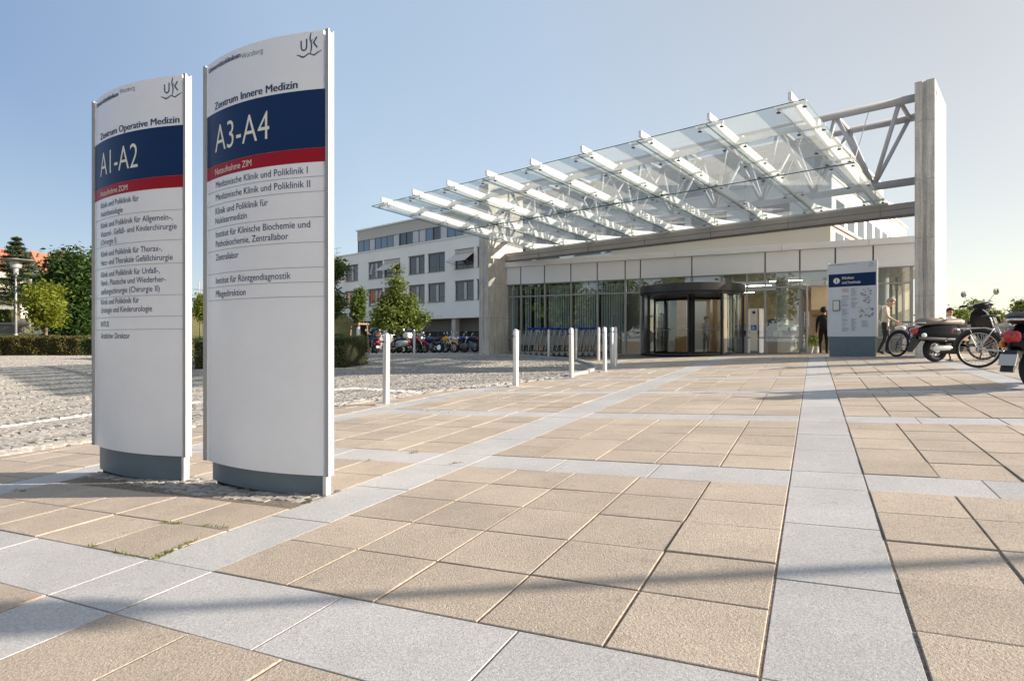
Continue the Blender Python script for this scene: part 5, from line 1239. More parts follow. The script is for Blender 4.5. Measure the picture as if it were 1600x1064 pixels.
def motorcycle(label, loc, rz, tank, tail, group, lean=7., scale=1., screen=False, cases=None):
    t = thing('motorcycle', label, 'motorcycle', loc, rz, group, scale); t.rotation_euler = (R(lean), pitch(loc, rz), rz)
    wheel(t, -.70, .315, .15, spokes=5); wheel(t, .72, .315, .115, spokes=6)
    m = MB()
    for s in (-1, 1): m.tube([(.72, s * .09, .315), (.50, s * .09, .83)], .024, 8)
    m.build('fork', M_CHR, t, smooth=True)
    m = MB()
    for s in (-1, 1): m.tube([(-.70, s * .10, .315), (-.18, s * .09, .42)], .026, 8)
    m.tube([(-.2, -.1, .42), (-.2, .1, .42)], .03, 8); m.build('swing_arm', M_CHR, t, smooth=True)
    m = MB(); m.tube([(.47, 0, .86), (.1, 0, .60), (-.15, 0, .42), (.15, 0, .28), (.40, 0, .52)], .028, 8); m.tube([(.1, .08, .66), (-.45, .09, .70), (-.85, .06, .82)], .018, 8); m.tube([(.1, -.08, .66), (-.45, -.09, .70), (-.85, -.06, .82)], .018, 8); m.build('frame', M_BPL, t, smooth=True)
    m = MB(); m.loft([(-.22, 0, .14, .24, .52), (-.05, 0, .19, .20, .56), (.18, 0, .19, .20, .56), (.34, 0, .12, .26, .50)], 12, e=.45)
    for k in range(5): m.b2((.05, -.15, .34 + .045 * k), (.36, .15, .36 + .045 * k))
    m.build('engine', pm('engine_grey', (.16, .16, .165), .45, .5), t)
    MB().loft([(-.16, 0, .09, .70, .82), (-.05, 0, .14, .66, .90), (.15, 0, .165, .66, .96), (.32, 0, .15, .70, .95), (.45, 0, .07, .76, .88)], 16, e=.7).build('tank', tank, t, smooth=True)
    MB().loft([(-.88, 0, .05, .86, .93), (-.70, 0, .11, .80, .90), (-.45, 0, .13, .76, .83), (-.20, 0, .10, .75, .82), (-.12, 0, .05, .76, .82)], 14).build('seat', M_BPL, t, smooth=True)
    MB().loft([(-1.02, 0, .03, .86, .92), (-.92, 0, .08, .80, .90), (-.62, 0, .10, .70, .82), (-.40, 0, .07, .66, .76)], 14).build('tail', tail, t, smooth=True)
    MB().b2((-1.06, -.05, .84), (-1.02, .05, .90)).build('tail_light', M_RLT, t)
    MB().box((-1.02, 0, .66), (.008, .19, .19)).build('number_plate', M_PLT, t); MB().poly([(-.88, .80), (-1.04, .58), (-1.0, .56), (-.80, .72)], .12).build('rear_fender', M_BPL, t)
    MB().ring((.72, 0, .315), .345, .045, 'Y', 14, 8, a0=R(25), a1=R(150), sq=1.3).build('front_fender', tank, t, smooth=True)
    m = MB(); m.tube([(.30, .38, .98), (.42, .25, .98), (.48, .1, .93), (.48, -.1, .93), (.42, -.25, .98), (.30, -.38, .98)], .014, 8); hb = m.build('handlebar', M_CHR, t, smooth=True)
    for s in (-1, 1):
        MB().tube([(.29, s * .39, .98), (.37, s * .30, .98)], .02, 8).build('grip', M_BPL, hb); mirror(t, (.42, s * .25, .99), (.40, s * .36, 1.17), .055)
        MB().blob((-.93, s * .16, .78), (.035, .03, .03), n=8, k=6).build('rear_indicator', M_OLT, t); MB().blob((.52, s * .19, .84), (.035, .03, .03), n=8, k=6).build('front_indicator', M_OLT, t)
    MB().lathe([(.02, -.10), (.07, -.07), (.092, -.01), (.092, .02), (.02, .04)], n=16, T=Matrix.Translation((.58, 0, .86)) @ Matrix.Rotation(R(90), 4, 'Y')).build('headlight', M_CHR, t, autos=AS)
    m = MB(); m.tube([(.30, -.14, .28), (.15, -.17, .16), (-.3, -.17, .22)], .022, 8); m.tube([(-.28, -.18, .23), (-.85, -.20, .36)], [.035, .048], 12); m.build('exhaust', M_CHR, t, smooth=True)
    MB().tube([(-.05, .12, .25), (-.12, .34, .0)], .012, 6).build('side_stand', M_BPL, t)
    if screen: MB().loft([(.62, 0, .04, .92, .96), (.58, 0, .16, .93, 1.05), (.48, 0, .17, 1.0, 1.22), (.44, 0, .05, 1.16, 1.22)], 12).build('windscreen', glass_mat('screen_glass', (.5, .55, .6), .15), t)
    if cases is not None:
        MB().loft([(-1.12, 0, .1, .95, 1.12), (-1.08, 0, .18, .93, 1.20), (-.9, 0, .20, .92, 1.22), (-.74, 0, .17, .93, 1.18)], 16, e=.5).build('top_case', cases, t, autos=R(50))
    return t
NAVY = paint('navy_paint', (.010, .018, .05)); BLACKP = paint('black_paint', (.006, .007, .010)); SILV = pm('silver_paint', (.50, .51, .52), .3, .5, coat=.5); REDP = paint('red_paint', (.35, .012, .018)); YELP = paint('yellow_paint', (.72, .34, .008)); BLUEP = paint('blue_paint', (.015, .03, .13)); WHITEP = paint('white_paint', (.72, .72, .71))
GM = 'two-wheelers parked in front of the clinic'
def pk(px, Y): x = at(px, Y); return (x, Y, G(x, Y) + .01)
scooter('dark blue scooter with a black top case at the left end of the motorcycle row', pk(585, 35.5), R(112), NAVY, M_BPL, GM, M_BPL, True, True, scale=1.1)
scooter('silver scooter half hidden behind the stout near bollard', pk(601, 36.5), R(150), SILV, M_BPL, GM, None, True, True, scale=1.05)
scooter('silver scooter with a white top case in the motorcycle row', pk(618, 35.5), R(150), SILV, M_BPL, GM, WHITEP, True, scale=1.05)
scooter('black scooter turned towards the viewer in the motorcycle row', pk(634, 35.5), R(-42), BLACKP, M_BPL, GM, None, True, True, scale=1.05)
motorcycle('black motorcycle with red tank just right of the slim grey post', pk(651, 36.), R(-38), REDP, M_BPL, GM, screen=True)
motorcycle('dark blue motorcycle left of the yellow one', pk(672, 35.5), R(148), BLUEP, NAVY, GM)
motorcycle('red and black motorcycle half hidden behind the dark blue one left of the yellow one', pk(664, 37.5), R(150), REDP, M_BPL, GM, screen=True)
motorcycle('yellow motorcycle in the middle of the row', pk(694, 35.3), R(-30), YELP, YELP, GM)
motorcycle('silver and black motorcycle right of the yellow one', pk(711, 36.3), R(150), SILV, SILV, GM, screen=True)
motorcycle('blue motorcycle with red parts second from the concrete pillar', pk(727, 35.8), R(150), BLUEP, REDP, GM)
motorcycle('dark motorcycle next to the concrete pillar', pk(741, 35.5), R(152), NAVY, REDP, GM)

# foreground scooter, bicycles and motor scooter at the right
p = unp(1461.5, 566.5)
sc_ = 1.13; rzv = R(4)
o = Vector((p.x, p.y, 0)) - Matrix.Rotation(rzv, 3, 'Z') @ Vector((-.62 * sc_, 0, 0)); M_SEATB = pm('taupe_seat', (.20, .165, .14), .55)
scooter('black retro scooter with a taupe seat beside the right concrete pillar', (o.x, o.y, G(o.x, o.y) + .015), rzv, BLACKP, M_SEATB, 'two-wheelers parked right of the entrance', side_rail=pm('grey_trim', (.16, .155, .15), .5), scale=sc_, plate=False)
def bicycle(label, rear, rz, frame, lean=4., scale=1., rack=False, fender=False, steer=0., dropbag=False, saddle=None):
    """rear = contact point of the rear wheel"""
    t = thing('bicycle', label, 'bicycle', rear, rz, 'two-wheelers parked right of the entrance', scale); t.rotation_euler = (R(lean), pitch(rear, rz), rz)
    r = .345; wb = 1.06; tr = .024 if not dropbag else .029
    wheel(t, 0, r, tr * 2, spokes=28, hub=.028, tr=tr)
    T = Matrix.Translation((.86, 0, .92)) @ Matrix.Rotation(R(steer), 4, 'Z') @ Matrix.Translation((-.86, 0, -.92))
    fw = thing('front_wheel', '', ''); fw.parent = t; fw.matrix_local = T
    ty = wheel(fw, wb, r, tr * 2, spokes=28, hub=.028, tr=tr, name='tyre')
    bb = Vector((.43, 0, .29)); st = Vector((.27, 0, .80)); ht = Vector((.86, 0, .88)); hb_ = Vector((.90, 0, .74))
    m = MB(); m.tube([bb, st], .019, 10); m.tube([st - Vector((0, 0, .03)), ht], .019, 10); m.tube([bb, hb_], .022, 10); m.tube([ht + Vector((-.01, 0, .04)), hb_ + Vector((.012, 0, -.03))], .024, 10)
    for s in (-1, 1): m.tube([bb + Vector((0, s * .03, 0)), (0, s * .055, r)], .011, 8); m.tube([st + Vector((0, s * .02, -.03)), (0, s * .055, r)], .009, 8)
    m.build('frame', frame, t, smooth=True)
    m = MB()
    for s in (-1, 1): m.tube([T @ Vector((.905, s * .055, .70)), T @ Vector((wb - .02, s * .055, .5)), T @ Vector((wb, s * .055, r))], .013, 8)
    m.build('fork', M_BPL if not dropbag else SILV, t, smooth=True)
    m = MB(); m.tube([st, (.235, 0, .92)], .013, 8); m.build('seat_post', M_CHR, t)
    MB().loft([(.08, 0, .085, .925, .955), (.14, 0, .08, .92, .965), (.24, 0, .05, .92, .96), (.34, 0, .02, .925, .955)], 12).build('saddle', saddle or M_BPL, t, smooth=True)
    m = MB(); m.tube([T @ Vector((.84, 0, .92)), T @ Vector((.83, 0, 1.0)), T @ Vector((.90, 0, 1.04))], .014, 8); m.tube([T @ Vector(v) for v in ((.80, .32, 1.06), (.88, .12, 1.04), (.90, 0, 1.04), (.88, -.12, 1.04), (.80, -.32, 1.06))], .013, 8); h = m.build('handlebar', M_BPL, t, smooth=True)
    for s in (-1, 1): MB().tube([T @ Vector((.79, s * .33, 1.06)), T @ Vector((.84, s * .21, 1.05))], .018, 8).build('grip', M_BPL, h)
    m = MB(); m.ring((.43, -.05, .29), .085, .006, 'Y', 22, 5); m.tube([(.43, -.09, .29), (.33, -.09, .15)], .011, 6); m.tube([(.43, .09, .29), (.53, .09, .43)], .011, 6); m.tube([(.43, -.09, .29), (.43, .09, .29)], .014, 8); m.box((.33, -.13, .15), (.09, .09, .025)); m.box((.53, .13, .43), (.09, .09, .025)); m.build('crankset', M_BPL, t)
    m = MB(); m.tube([(.43, -.05, .375), (0, -.05, r + .035)], .005, 4); m.tube([(.43, -.05, .205), (.02, -.05, r - .10)], .005, 4); m.tube([(0, -.055, r), (.03, -.055, r - .08), (.0, -.055, r - .15)], .014, 6); m.ring((0, -.045, r), .045, .008, 'Y', 16, 5); m.build('chain', pm('chain_steel', (.12, .12, .12), .5, .6), t)
    if rack:
        m = MB()
        for s in (-1, 1): m.tube([(.22, s * .06, .70), (.1, s * .07, .735), (-.36, s * .07, .735)], .007, 6); m.tube([(0, s * .06, r), (-.14, s * .07, .735)], .006, 6)
        for x in (-.36, -.2, -.04): m.tube([(x, -.07, .735), (x, .07, .735)], .007, 6)
        m.build('carrier', M_CHR, t); MB().b2((-.39, -.045, .66), (-.36, .045, .71)).build('rear_reflector', M_RLT, t)
    if fender:
        for c, a0, a1, nm in ((0, 20, 190, 'rear_fender'),):
            MB().ring((c, 0, r), r + .022, .03, 'Y', 24, 6, a0=R(a0), a1=R(a1), sq=.9).build(nm, M_BPL, t, smooth=True)
    if dropbag: MB().loft([(.40, 0, .07, .46, .62), (.47, 0, .10, .42, .68), (.58, 0, .09, .46, .70), (.66, 0, .05, .55, .70)], 12).build('frame_bag', M_BPL, t, smooth=True)
    return t
p = unp(1530, 574.8)
bicycle('black and silver bicycle whose rear wheel stands before the black retro scooter', (p.x, p.y, p.z), R(-24), SILV, 3., 1.0, rack=True, fender=True)
p = unp(1400.5, 557.6)
bicycle('blue mountain bike in front of the right concrete pillar', (p.x, p.y, p.z), R(-78), pm('mtb_blue', (.02, .05, .35), .25, .3, coat=.6), -9., 1.0, dropbag=True, fender=True, steer=-30, saddle=pm('saddle_grey', (.32, .33, .38), .6))
p = unp(1560, 563)
bicycle('bicycle with a red frame mostly hidden behind the silver bicycle', (p.x - .15, p.y + .2, p.z), R(-8), REDP, 3., .98)
p = unp(1617, 608); sc_ = 1.12; rzv = R(22)
o = Vector((p.x, p.y, 0)) - Matrix.Rotation(rzv, 3, 'Z') @ Vector((-.62 * sc_, 0, 0))
scooter('big dark motor scooter cut by the right picture edge', (o.x, o.y, G(o.x, o.y) + .01), rzv, BLACKP, M_BPL, 'two-wheelers parked right of the entrance', maxi=True, scale=sc_)

# ------------------------------------------------------------------ luggage trolleys
M_TRO = pm('trolley_zinc', (.40, .40, .40), .35, .6); M_BLUEH = pm('blue_handle', (.012, .05, .32), .4)
def trolley():
    t = thing('luggage_trolley', '', 'trolley', (0, 0, 0), 0, 'nested row of luggage trolleys')
    m = MB()
    for s in (-1, 1): m.tube([(-.34, s * .25, .12), (-.36, s * .25, .25), (-.44, s * .25, .70), (-.50, s * .24, 1.02)], .022, 7); m.tube([(-.34, s * .25, .14), (.45, s * .12, .11)], .015, 7)
    m.tube([(-.40, -.25, .50), (-.40, .25, .50)], .012, 6); m.tube([(.45, -.12, .11), (.45, .12, .11)], .015, 6); m.build('frame', M_TRO, t, smooth=True)
    m = MB()
    for s in (-1, 1): m.tube([(-.50, s * .24, 1.02), (-.56, s * .25, 1.06)], .022, 8)
    m.tube([(-.56, -.27, 1.06), (-.57, 0, 1.075), (-.56, .27, 1.06)], .045, 10); m.build('handle', M_BLUEH, t, smooth=True)
    m = MB()
    for k in range(6): m.tube([(-.47 + .05 * k, -.22, .96 - .035 * k), (-.47 + .05 * k, .22, .96 - .035 * k)], .005, 5)
    for s in (-1, -.4, .4, 1): m.tube([(-.47, s * .22, .97), (-.22, s * .22, .79), (-.45, s * .22, .80)], .005, 5)
    m.build('basket', M_TRO, t)
    MB().poly([(-.42, .42), (-.40, .78), (-.20, .78), (-.17, .42)], .40).build('sign_panel', pm('trolley_panel', (.27, .26, .24), .6), t)
    m = MB()
    for k in range(5): m.tube([(-.33 + .16 * k, -.24 + .02 * k, .155), (-.33 + .16 * k, .24 - .02 * k, .155)], .007, 5)
    m.build('platform', M_TRO, t)
    for x, y in ((-.34, -.25), (-.34, .25), (.42, 0)):
        w = MB(); w.ring((x, y, .085), .062, .023, 'Y', 18, 7); w.build('wheel', pm('trolley_tyre', (.30, .33, .34), .6), t, smooth=True); MB().tube([(x, y - .02, .085), (x, y + .02, .085)], .045, 12).build('wheel_hub', M_TRO, t)
    return t
tro = None; ords = ['first', 'second', 'third', 'fourth', 'fifth', 'sixth', 'seventh', 'eighth', 'ninth', 'tenth', 'eleventh', 'twelfth', 'thirteenth']
for i in range(13):
    u = -10.85 + .245 * i; x, y = UV(u, 22.15); c = trolley() if i == 0 else copy_tree(tro)
    if i == 0: tro = c
    c.location = (x, y, G(x, y) + .01); c.rotation_euler = (0, 0, ANG_U + math.pi + R(random.uniform(-1.5, 1.5)))
    c['label'] = 'blue-handled luggage trolley, %s of the nested row counted from the concrete pillar' % ords[i] if i < 12 else 'blue-handled luggage trolley at the end of the row nearest the revolving door'
pr = thing('trolley_rail', 'brown post and low rail that hold the luggage trolleys by the glass front', 'rail', UV(-11.12, 22.2) + (0,), ANG_U); zt_ = G(*UV(-11.1, 22.2))
MB().b2((-.04, -.04, zt_ - .1), (.04, .04, zt_ + 1.0)).build('post', pm('rail_brown', (.22, .17, .13), .6), pr, bevel=.01); MB().b2((.04, .40, zt_), (3.5, .46, zt_ + .06)).build('rail', M_DARK, pr)

# ------------------------------------------------------------------ things inside the hall, seen through the glass
FZ = zg + .02
def inuv(px, v):
    t_ = (px - 800) / 940; Y = v / (.4485 * t_ + .8938); return t_ * Y, Y
x, y = inuv(1190, 24.5); t = thing('reception_desk', 'white rounded reception desk with a navy band behind the glass', 'desk', (x, y, FZ), ANG_U)
def arcpoly(mb, r0, a0, a1, z0, z1, n=24, m=0):
    an = [R(a0 + (a1 - a0) * i / n) for i in range(n + 1)]; pts = [(r0 * 1.5 * math.cos(a), r0 * math.sin(a)) for a in an] + [((r0 - .1) * 1.5 * math.cos(a), (r0 - .1) * math.sin(a)) for a in an[::-1]]
    mb.poly(pts, z1 - z0, m, Matrix.Translation((0, 0, (z0 + z1) / 2)), 'Z')
m = MB(); arcpoly(m, .8, -175, -5, 0, 1.10); m.build('counter', WHITEP, t); m = MB(); arcpoly(m, .806, -174, -6, .80, .95); m.build('navy_band', M_NAVY, t); m = MB(); arcpoly(m, .84, -178, -2, 1.102, 1.14); m.build('desk_top', pm('desk_top_grey', (.5, .5, .5), .4), t); m = MB(); arcpoly(m, .806, -174, -6, .74, .785); m.build('red_line', M_RED, t)
x, y = UV(-1.87, 22.55); g_ = G(x, y); t = thing('door_stele', 'cream post with pictograms beside the revolving door', 'post', (x, y, g_), ANG_U)
MB().b2((-.115, -.03, .08), (.115, .03, 1.56)).build('post', pm('stele_cream', (.60, .55, .45), .5), t, bevel=.006); MB().b2((-.12, -.035, -.03), (.12, .035, .08)).build('plinth', M_PLINTH, t)
m = MB(); m.b2((-.09, -.036, .80), (.09, -.031, .98)); m.build('blue_plate', pm('bright_blue', (.02, .07, .28), .4), t)
m = MB(); m.ring((-.03, -.038, .865), .032, .006, 'Y', 16, 5); m.tube([(-.03, -.038, .95), (-.03, -.038, .90), (.015, -.038, .895), (.03, -.038, .85)], .006, 5); m.blob((-.03, -.038, .963), .011, n=8, k=6); m.build('wheelchair_symbol', M_TXW, t)
m = MB(); m.lathe([(.055, 0), (.055, .003)], n=20, T=Matrix.Translation((0, -.031, 1.42)) @ Matrix.Rotation(R(90), 4, 'X')); m.build('round_mark', M_DARK, t)
x, y = inuv(1207, 23.6); t = thing('info_stand', 'narrow navy stand with a cream information disc behind the glass', 'sign', (x, y, FZ), ANG_U)
MB().b2((-.16, 0, 0), (.16, .05, 1.35)).build('stand', M_NAVY, t); ci = [(.18 + .16 * math.cos(a), .80 + .16 * math.sin(a)) for a in np.linspace(0, 6.283, 24, endpoint=False)]
MB().poly(ci, .012, T=Matrix.Translation((0, -.02, 0))).build('disc', pm('disc_cream', (.62, .60, .42), .5), t); m = MB(); m.b2((.165, -.032, .71), (.20, -.027, .83)); m.b2((.145, -.032, .81), (.20, -.027, .83)); m.b2((.145, -.032, .70), (.22, -.027, .72)); m.blob((.182, -.03, .875), (.02, .004, .02), n=10, k=6); m.build('letter', M_DARK, t)
x, y = inuv(1226, 25.2); t = thing('dispenser_stand', 'white dispenser on a stand behind the glass near the open door', 'dispenser', (x, y, FZ), ANG_U)
MB().tube([(0, 0, 0), (0, 0, .8)], .03, 10).build('pole', M_ALU, t); MB().loft([(-.10, 0, .06, .78, 1.18), (0, 0, .08, .74, 1.22), (.10, 0, .06, .78, 1.18)], 12, e=.4).build('dispenser', WHITEP, t, smooth=True); MB().lathe([(.2, 0), (.2, .03)], n=20).build('foot', M_ALU, t)
def palm(px, v, h, label, s=1.):
    x, y = inuv(px, v); t = thing('potted_palm', label, 'plant', (x, y, FZ), random.uniform(0, 6), 'potted plants inside the doorway')
    MB().lathe([(.12, 0), (.17, .32), (.18, .36), (.15, .36), (.14, .33)], n=18).build('pot', pm('pot_white', (.68, .66, .62), .5), t, autos=AS); P = MB(); q = []
    for k in range(22):
        a = random.uniform(0, 6.28); L = random.uniform(.25, .5) * s; z = random.uniform(.5, h); p = Vector((0, 0, z * .75)); d = Vector((math.cos(a), math.sin(a), 0)); w = .035
        n_ = Vector((-d.y, d.x, 0)); pts = [p + d * L * f + Vector((0, 0, (h - z * .75) * (.9 * f - .9 * f * f) + .25 * f - .3 * f * f)) for f in (0, .3, .6, .85, 1)]
        P.add([v_ for i, pt in enumerate(pts) for v_ in (pt - n_ * w * (1 - (i / 2 - 1) ** 2 + .1), pt + n_ * w * (1 - (i / 2 - 1) ** 2 + .1))], [(2*i, 2*i+1, 2*i+3, 2*i+2) for i in range(4)])
    P.build('leaves', leaf_mat('leaf_bright', (.12, .20, .03), (.25, .30, .05)), t, smooth=True); MB().tube([(0, 0, .3), (0, 0, h * .7)], .02, 7).build('stem', BARK, t)
palm(1263, 24.4, 1.0, 'bright green potted palm just inside the open door', 1.1); palm(1273, 25.4, .8, 'smaller potted palm behind the bright one inside the open door')
# ------------------------------------------------------------------ people
SKIN = pm('skin', (.50, .29, .20), .55); HAIRG = pm('hair_grey', (.26, .25, .24), .7); HAIRD = pm('hair_dark', (.025, .018, .013), .6)
def person(label, loc, rz, J, mats, hair=HAIRD, scale=1., extra=None, hairlen=0.):
    """one skinned body over joints (x forward, y left, z up); mats = (skin, top, trousers, shoes, sleeves)"""
    D = dict(pel=(0, 0, .95), sp=(0, 0, 1.12), ch=(.01, 0, 1.32), nk=(.0, 0, 1.49), h0=(.015, 0, 1.56), h1=(.03, 0, 1.65), h2=(.02, 0, 1.72),
             sL=(0, .175, 1.42), eL=(-.02, .22, 1.14), wL=(.05, .23, .90), fL=(.08, .22, .83), sR=(0, -.175, 1.42), eR=(-.02, -.22, 1.14), wR=(.05, -.23, .90), fR=(.08, -.22, .83),
             hL=(0, .09, .92), kL=(.02, .10, .50), aL=(-.02, .10, .09), tL=(.14, .11, .035), hR=(0, -.09, .92), kR=(.02, -.10, .50), aR=(-.02, -.10, .09), tR=(.14, -.11, .035))
    J = dict(J or {}); face = J.pop('face', (1, 0, 0)); D.update(J)
    RAD = dict(pel=.135, sp=.125, ch=.145, nk=.058, h0=.072, h1=.100, h2=.070, sL=.068, eL=.046, wL=.030, fL=.036, sR=.068, eR=.046, wR=.030, fR=.036, hL=.098, kL=.062, aL=.044, tL=.036, hR=.098, kR=.062, aR=.044, tR=.036)
    E_ = [('pel', 'sp'), ('sp', 'ch'), ('ch', 'nk'), ('nk', 'h0'), ('h0', 'h1'), ('h1', 'h2'), ('ch', 'sL'), ('sL', 'eL'), ('eL', 'wL'), ('wL', 'fL'), ('ch', 'sR'), ('sR', 'eR'), ('eR', 'wR'), ('wR', 'fR'), ('pel', 'hL'), ('hL', 'kL'), ('kL', 'aL'), ('aL', 'tL'), ('pel', 'hR'), ('hR', 'kR'), ('kR', 'aR'), ('aR', 'tR')]
    names = list(D); me = bpy.data.meshes.new('b'); me.from_pydata([D[k] for k in names], [(names.index(a), names.index(b)) for a, b in E_], [])
    ob = bpy.data.objects.new('b', me); COL.objects.link(ob); md = ob.modifiers.new('s', 'SKIN'); sv = me.skin_vertices[0].data
    for i, k in enumerate(names): sv[i].radius = (RAD[k] * (.72 if k in ('pel', 'sp', 'ch') else 1), RAD[k]); sv[i].use_root = (k == 'pel')
    ss = ob.modifiers.new('u', 'SUBSURF'); ss.levels = 2; ss.render_levels = 2
    ev = ob.evaluated_get(bpy.context.evaluated_depsgraph_get()); m2 = ev.to_mesh(); V = [v.co.copy() for v in m2.vertices]; FS = [list(p.vertices) for p in m2.polygons]; CE = [p.center.copy() for p in m2.polygons]
    ev.to_mesh_clear(); bpy.data.objects.remove(ob)
    cls = {('nk', 'h0'): 0, ('h0', 'h1'): 0, ('h1', 'h2'): 0, ('wL', 'fL'): 0, ('wR', 'fR'): 0, ('hL', 'kL'): 2, ('kL', 'aL'): 2, ('hR', 'kR'): 2, ('kR', 'aR'): 2, ('pel', 'hL'): 2, ('pel', 'hR'): 2, ('aL', 'tL'): 3, ('aR', 'tR'): 3, ('sL', 'eL'): 4, ('eL', 'wL'): 4, ('sR', 'eR'): 4, ('eR', 'wR'): 4}
    def near(c):
        best = (9, 1)
        for a, b in E_:
            p, q = Vector(D[a]), Vector(D[b]); d = q - p; t = max(0, min(1, (c - p).dot(d) / max(d.length_squared, 1e-9))); r = RAD[a] * (1 - t) + RAD[b] * t; dd = (c - p - d * t).length / r
            if dd < best[0]: best = (dd, cls.get((a, b), 1))
        return best[1]
    mb = MB(); mb.v = V; mb.f = FS; mb.m = [near(c) for c in CE]
    h1 = Vector(D['h1']); up = (Vector(D['h2']) - Vector(D['h0'])).normalized(); fw = Vector(face); fw = (fw - up * fw.dot(up)).normalized(); lf = up.cross(fw)
    T = Matrix(((fw.x, lf.x, up.x, h1.x), (fw.y, lf.y, up.y, h1.y), (fw.z, lf.z, up.z, h1.z), (0, 0, 0, 1)))
    mb.blob((.098, 0, -.015), (.020, .013, .024), 0, 8, 6, T); mb.blob((.080, 0, -.062), (.012, .026, .008), 5, 8, 5, T); mb.blob((.045, 0, -.085), (.045, .045, .035), 0, 10, 6, T)
    for s in (-1, 1): mb.blob((.086, s * .034, .012), (.010, .013, .008), 6, 8, 5, T); mb.blob((-.0, s * .098, -.012), (.022, .012, .034), 0, 8, 6, T)
    for s in 'LR':                                       # hands: five curled fingers on a palm
        w, f = Vector(D['w' + s]), Vector(D['f' + s]); d = (f - w).normalized(); sd = Vector((0, 1, 0)); sd = (sd - d * sd.dot(d)).normalized(); n_ = d.cross(sd)
        for k, (o_, L) in enumerate(((-.030, .062), (-.011, .074), (.009, .070), (.028, .056))):
            b0 = f + n_ * o_ + d * .012; c = sd * (-.018 if s == 'L' else .018); mb.tube([b0, b0 + d * L * .45 + c * .3, b0 + d * L * .8 + c, b0 + d * L * .92 + c * 1.9], [.0095, .009, .008, .006], 6, 0)
        b0 = w + d * .03 - n_ * .028; mb.tube([b0, b0 + d * .03 - n_ * .022, b0 + d * .062 - n_ * .024], [.011, .010, .008], 6, 0)
    t = thing('person', label, 'person', loc, rz, None, scale)
    mb.build('body', list(mats) + [pm('lips', (.36, .15, .12), .5), pm('eye_dark', (.03, .02, .02), .2)], t, smooth=True)
    hm = MB(); n = 16; k = 8; vs = []; fs = []                        # cap of hair over skull and nape
    for i in range(k + 1):
        for j in range(n):
            a = 2 * math.pi * j / n; front = (1 + math.cos(a)) / 2; lim = (2.15 + hairlen) * (1 - front) + 1.02 * front; b = .02 + (lim - .02) * i / k
            vs.append(T @ Vector((-.008 + .108 * math.sin(b) * math.cos(a), .108 * math.sin(b) * math.sin(a), .018 + .116 * math.cos(b))))
    for i in range(k):
        for j in range(n): fs.append((i * n + j, i * n + (j + 1) % n, (i + 1) * n + (j + 1) % n, (i + 1) * n + j))
    fs.append(list(range(n))); hm.add(vs, fs); hh = hm.build('hair', hair, t, smooth=True); sm = hh.modifiers.new('thick', 'SOLIDIFY'); sm.thickness = .014; sm.offset = 1
    if extra: extra(t, D, T)
    return t
JACKET = pm('beige_jacket', (.43, .385, .31), .85); SHIRTW = pm('white_shirt', (.76, .76, .78), .8); TROU = pm('black_trousers', (.015, .015, .017), .8); SHOE = pm('black_shoes', (.012, .011, .011), .4)
def helmet(t, D, T):
    h = MB(); c = (Vector(D['fL']) + Vector(D['fR'])) / 2 + Vector((.03, .06, -.16)); h.blob(c, (.15, .11, .085), n=14, k=8); ob = h.build('bicycle_helmet', [pm('helmet_silver', (.5, .5, .5), .3)], None, smooth=True)
    ob.parent = None; x = Matrix.Translation(t.location) @ Matrix.Rotation(t.rotation_euler.z, 4, 'Z') @ Matrix.Diagonal((t.scale.x,) * 3 + (1,)); ob.matrix_world = x
    tag(ob, 'silver bicycle helmet hanging from the hand of the man in the beige jacket', 'helmet')
    g = MB(); g.tube([T @ Vector((.10, .075, .012)), T @ Vector((.112, .03, .012)), T @ Vector((.116, 0, .014)), T @ Vector((.112, -.03, .012)), T @ Vector((.10, -.075, .012)), T @ Vector((.0, -.1, .02))], .005, 5); g.build('glasses', M_DARK, t)
    l = MB()                                             # jacket fronts, open over the shirt
    for s in (-1, 1): l.loft([(-.06, s * .10, .055, .98, 1.45), (.03, s * .135, .055, .95, 1.43), (.11, s * .125, .03, .98, 1.38)], 12, e=.7)
    l.build('jacket', JACKET, t, smooth=True)
p = Vector(inuv(1383, 20.95) + (0,)); p.z = G(p.x, p.y)
person('grey-haired man in a beige jacket and white shirt looking down beside the blue mountain bike', p, R(-38),
       dict(nk=(.05, 0, 1.47), h0=(.10, 0, 1.52), h1=(.155, 0, 1.585), h2=(.165, 0, 1.66), face=(1, -.1, -.75), eL=(.06, .25, 1.15), wL=(.26, .19, .98), fL=(.33, .16, .94), eR=(.08, -.22, 1.14), wR=(.30, -.16, 1.0), fR=(.37, -.12, .97), kL=(.06, .11, .50), aL=(.02, .12, .09), tL=(.19, .14, .035), kR=(.02, -.12, .5), aR=(-.16, -.14, .10), tR=(.0, -.15, .035)),
       (SKIN, SHIRTW, TROU, SHOE, JACKET), HAIRG, .98, helmet)
def pack(t, D, T):
    m = MB(); m.loft([(-.30, 0, .10, 1.0, 1.36), (-.24, 0, .15, .96, 1.42), (-.12, 0, .14, .98, 1.40)], 14, e=.6); m.build('backpack', pm('backpack_black', (.02, .02, .024), .8), t, smooth=True)
    for s in (-1, 1): MB().tube([(-.12, s * .1, 1.36), (.02, s * .12, 1.475), (.12, s * .11, 1.34), (.06, s * .14, 1.08)], .018, 6).build('strap', M_DARK, t)
x, y = inuv(1287, 24.3)
CLO = pm('dark_coat', (.022, .022, .028), .85)
person('person in dark clothes with a backpack walking in through the open door', (x, y, FZ), math.atan2(.89, .45), dict(aL=(-.14, .10, .10), tL=(.0, .11, .04), kL=(-.01, .10, .5), aR=(.12, -.1, .09), tR=(.27, -.11, .035), kR=(.1, -.1, .5)), (SKIN, CLO, TROU, SHOE, CLO), HAIRD, 1.0, pack, .3)
x, y = inuv(1034, 26.6)
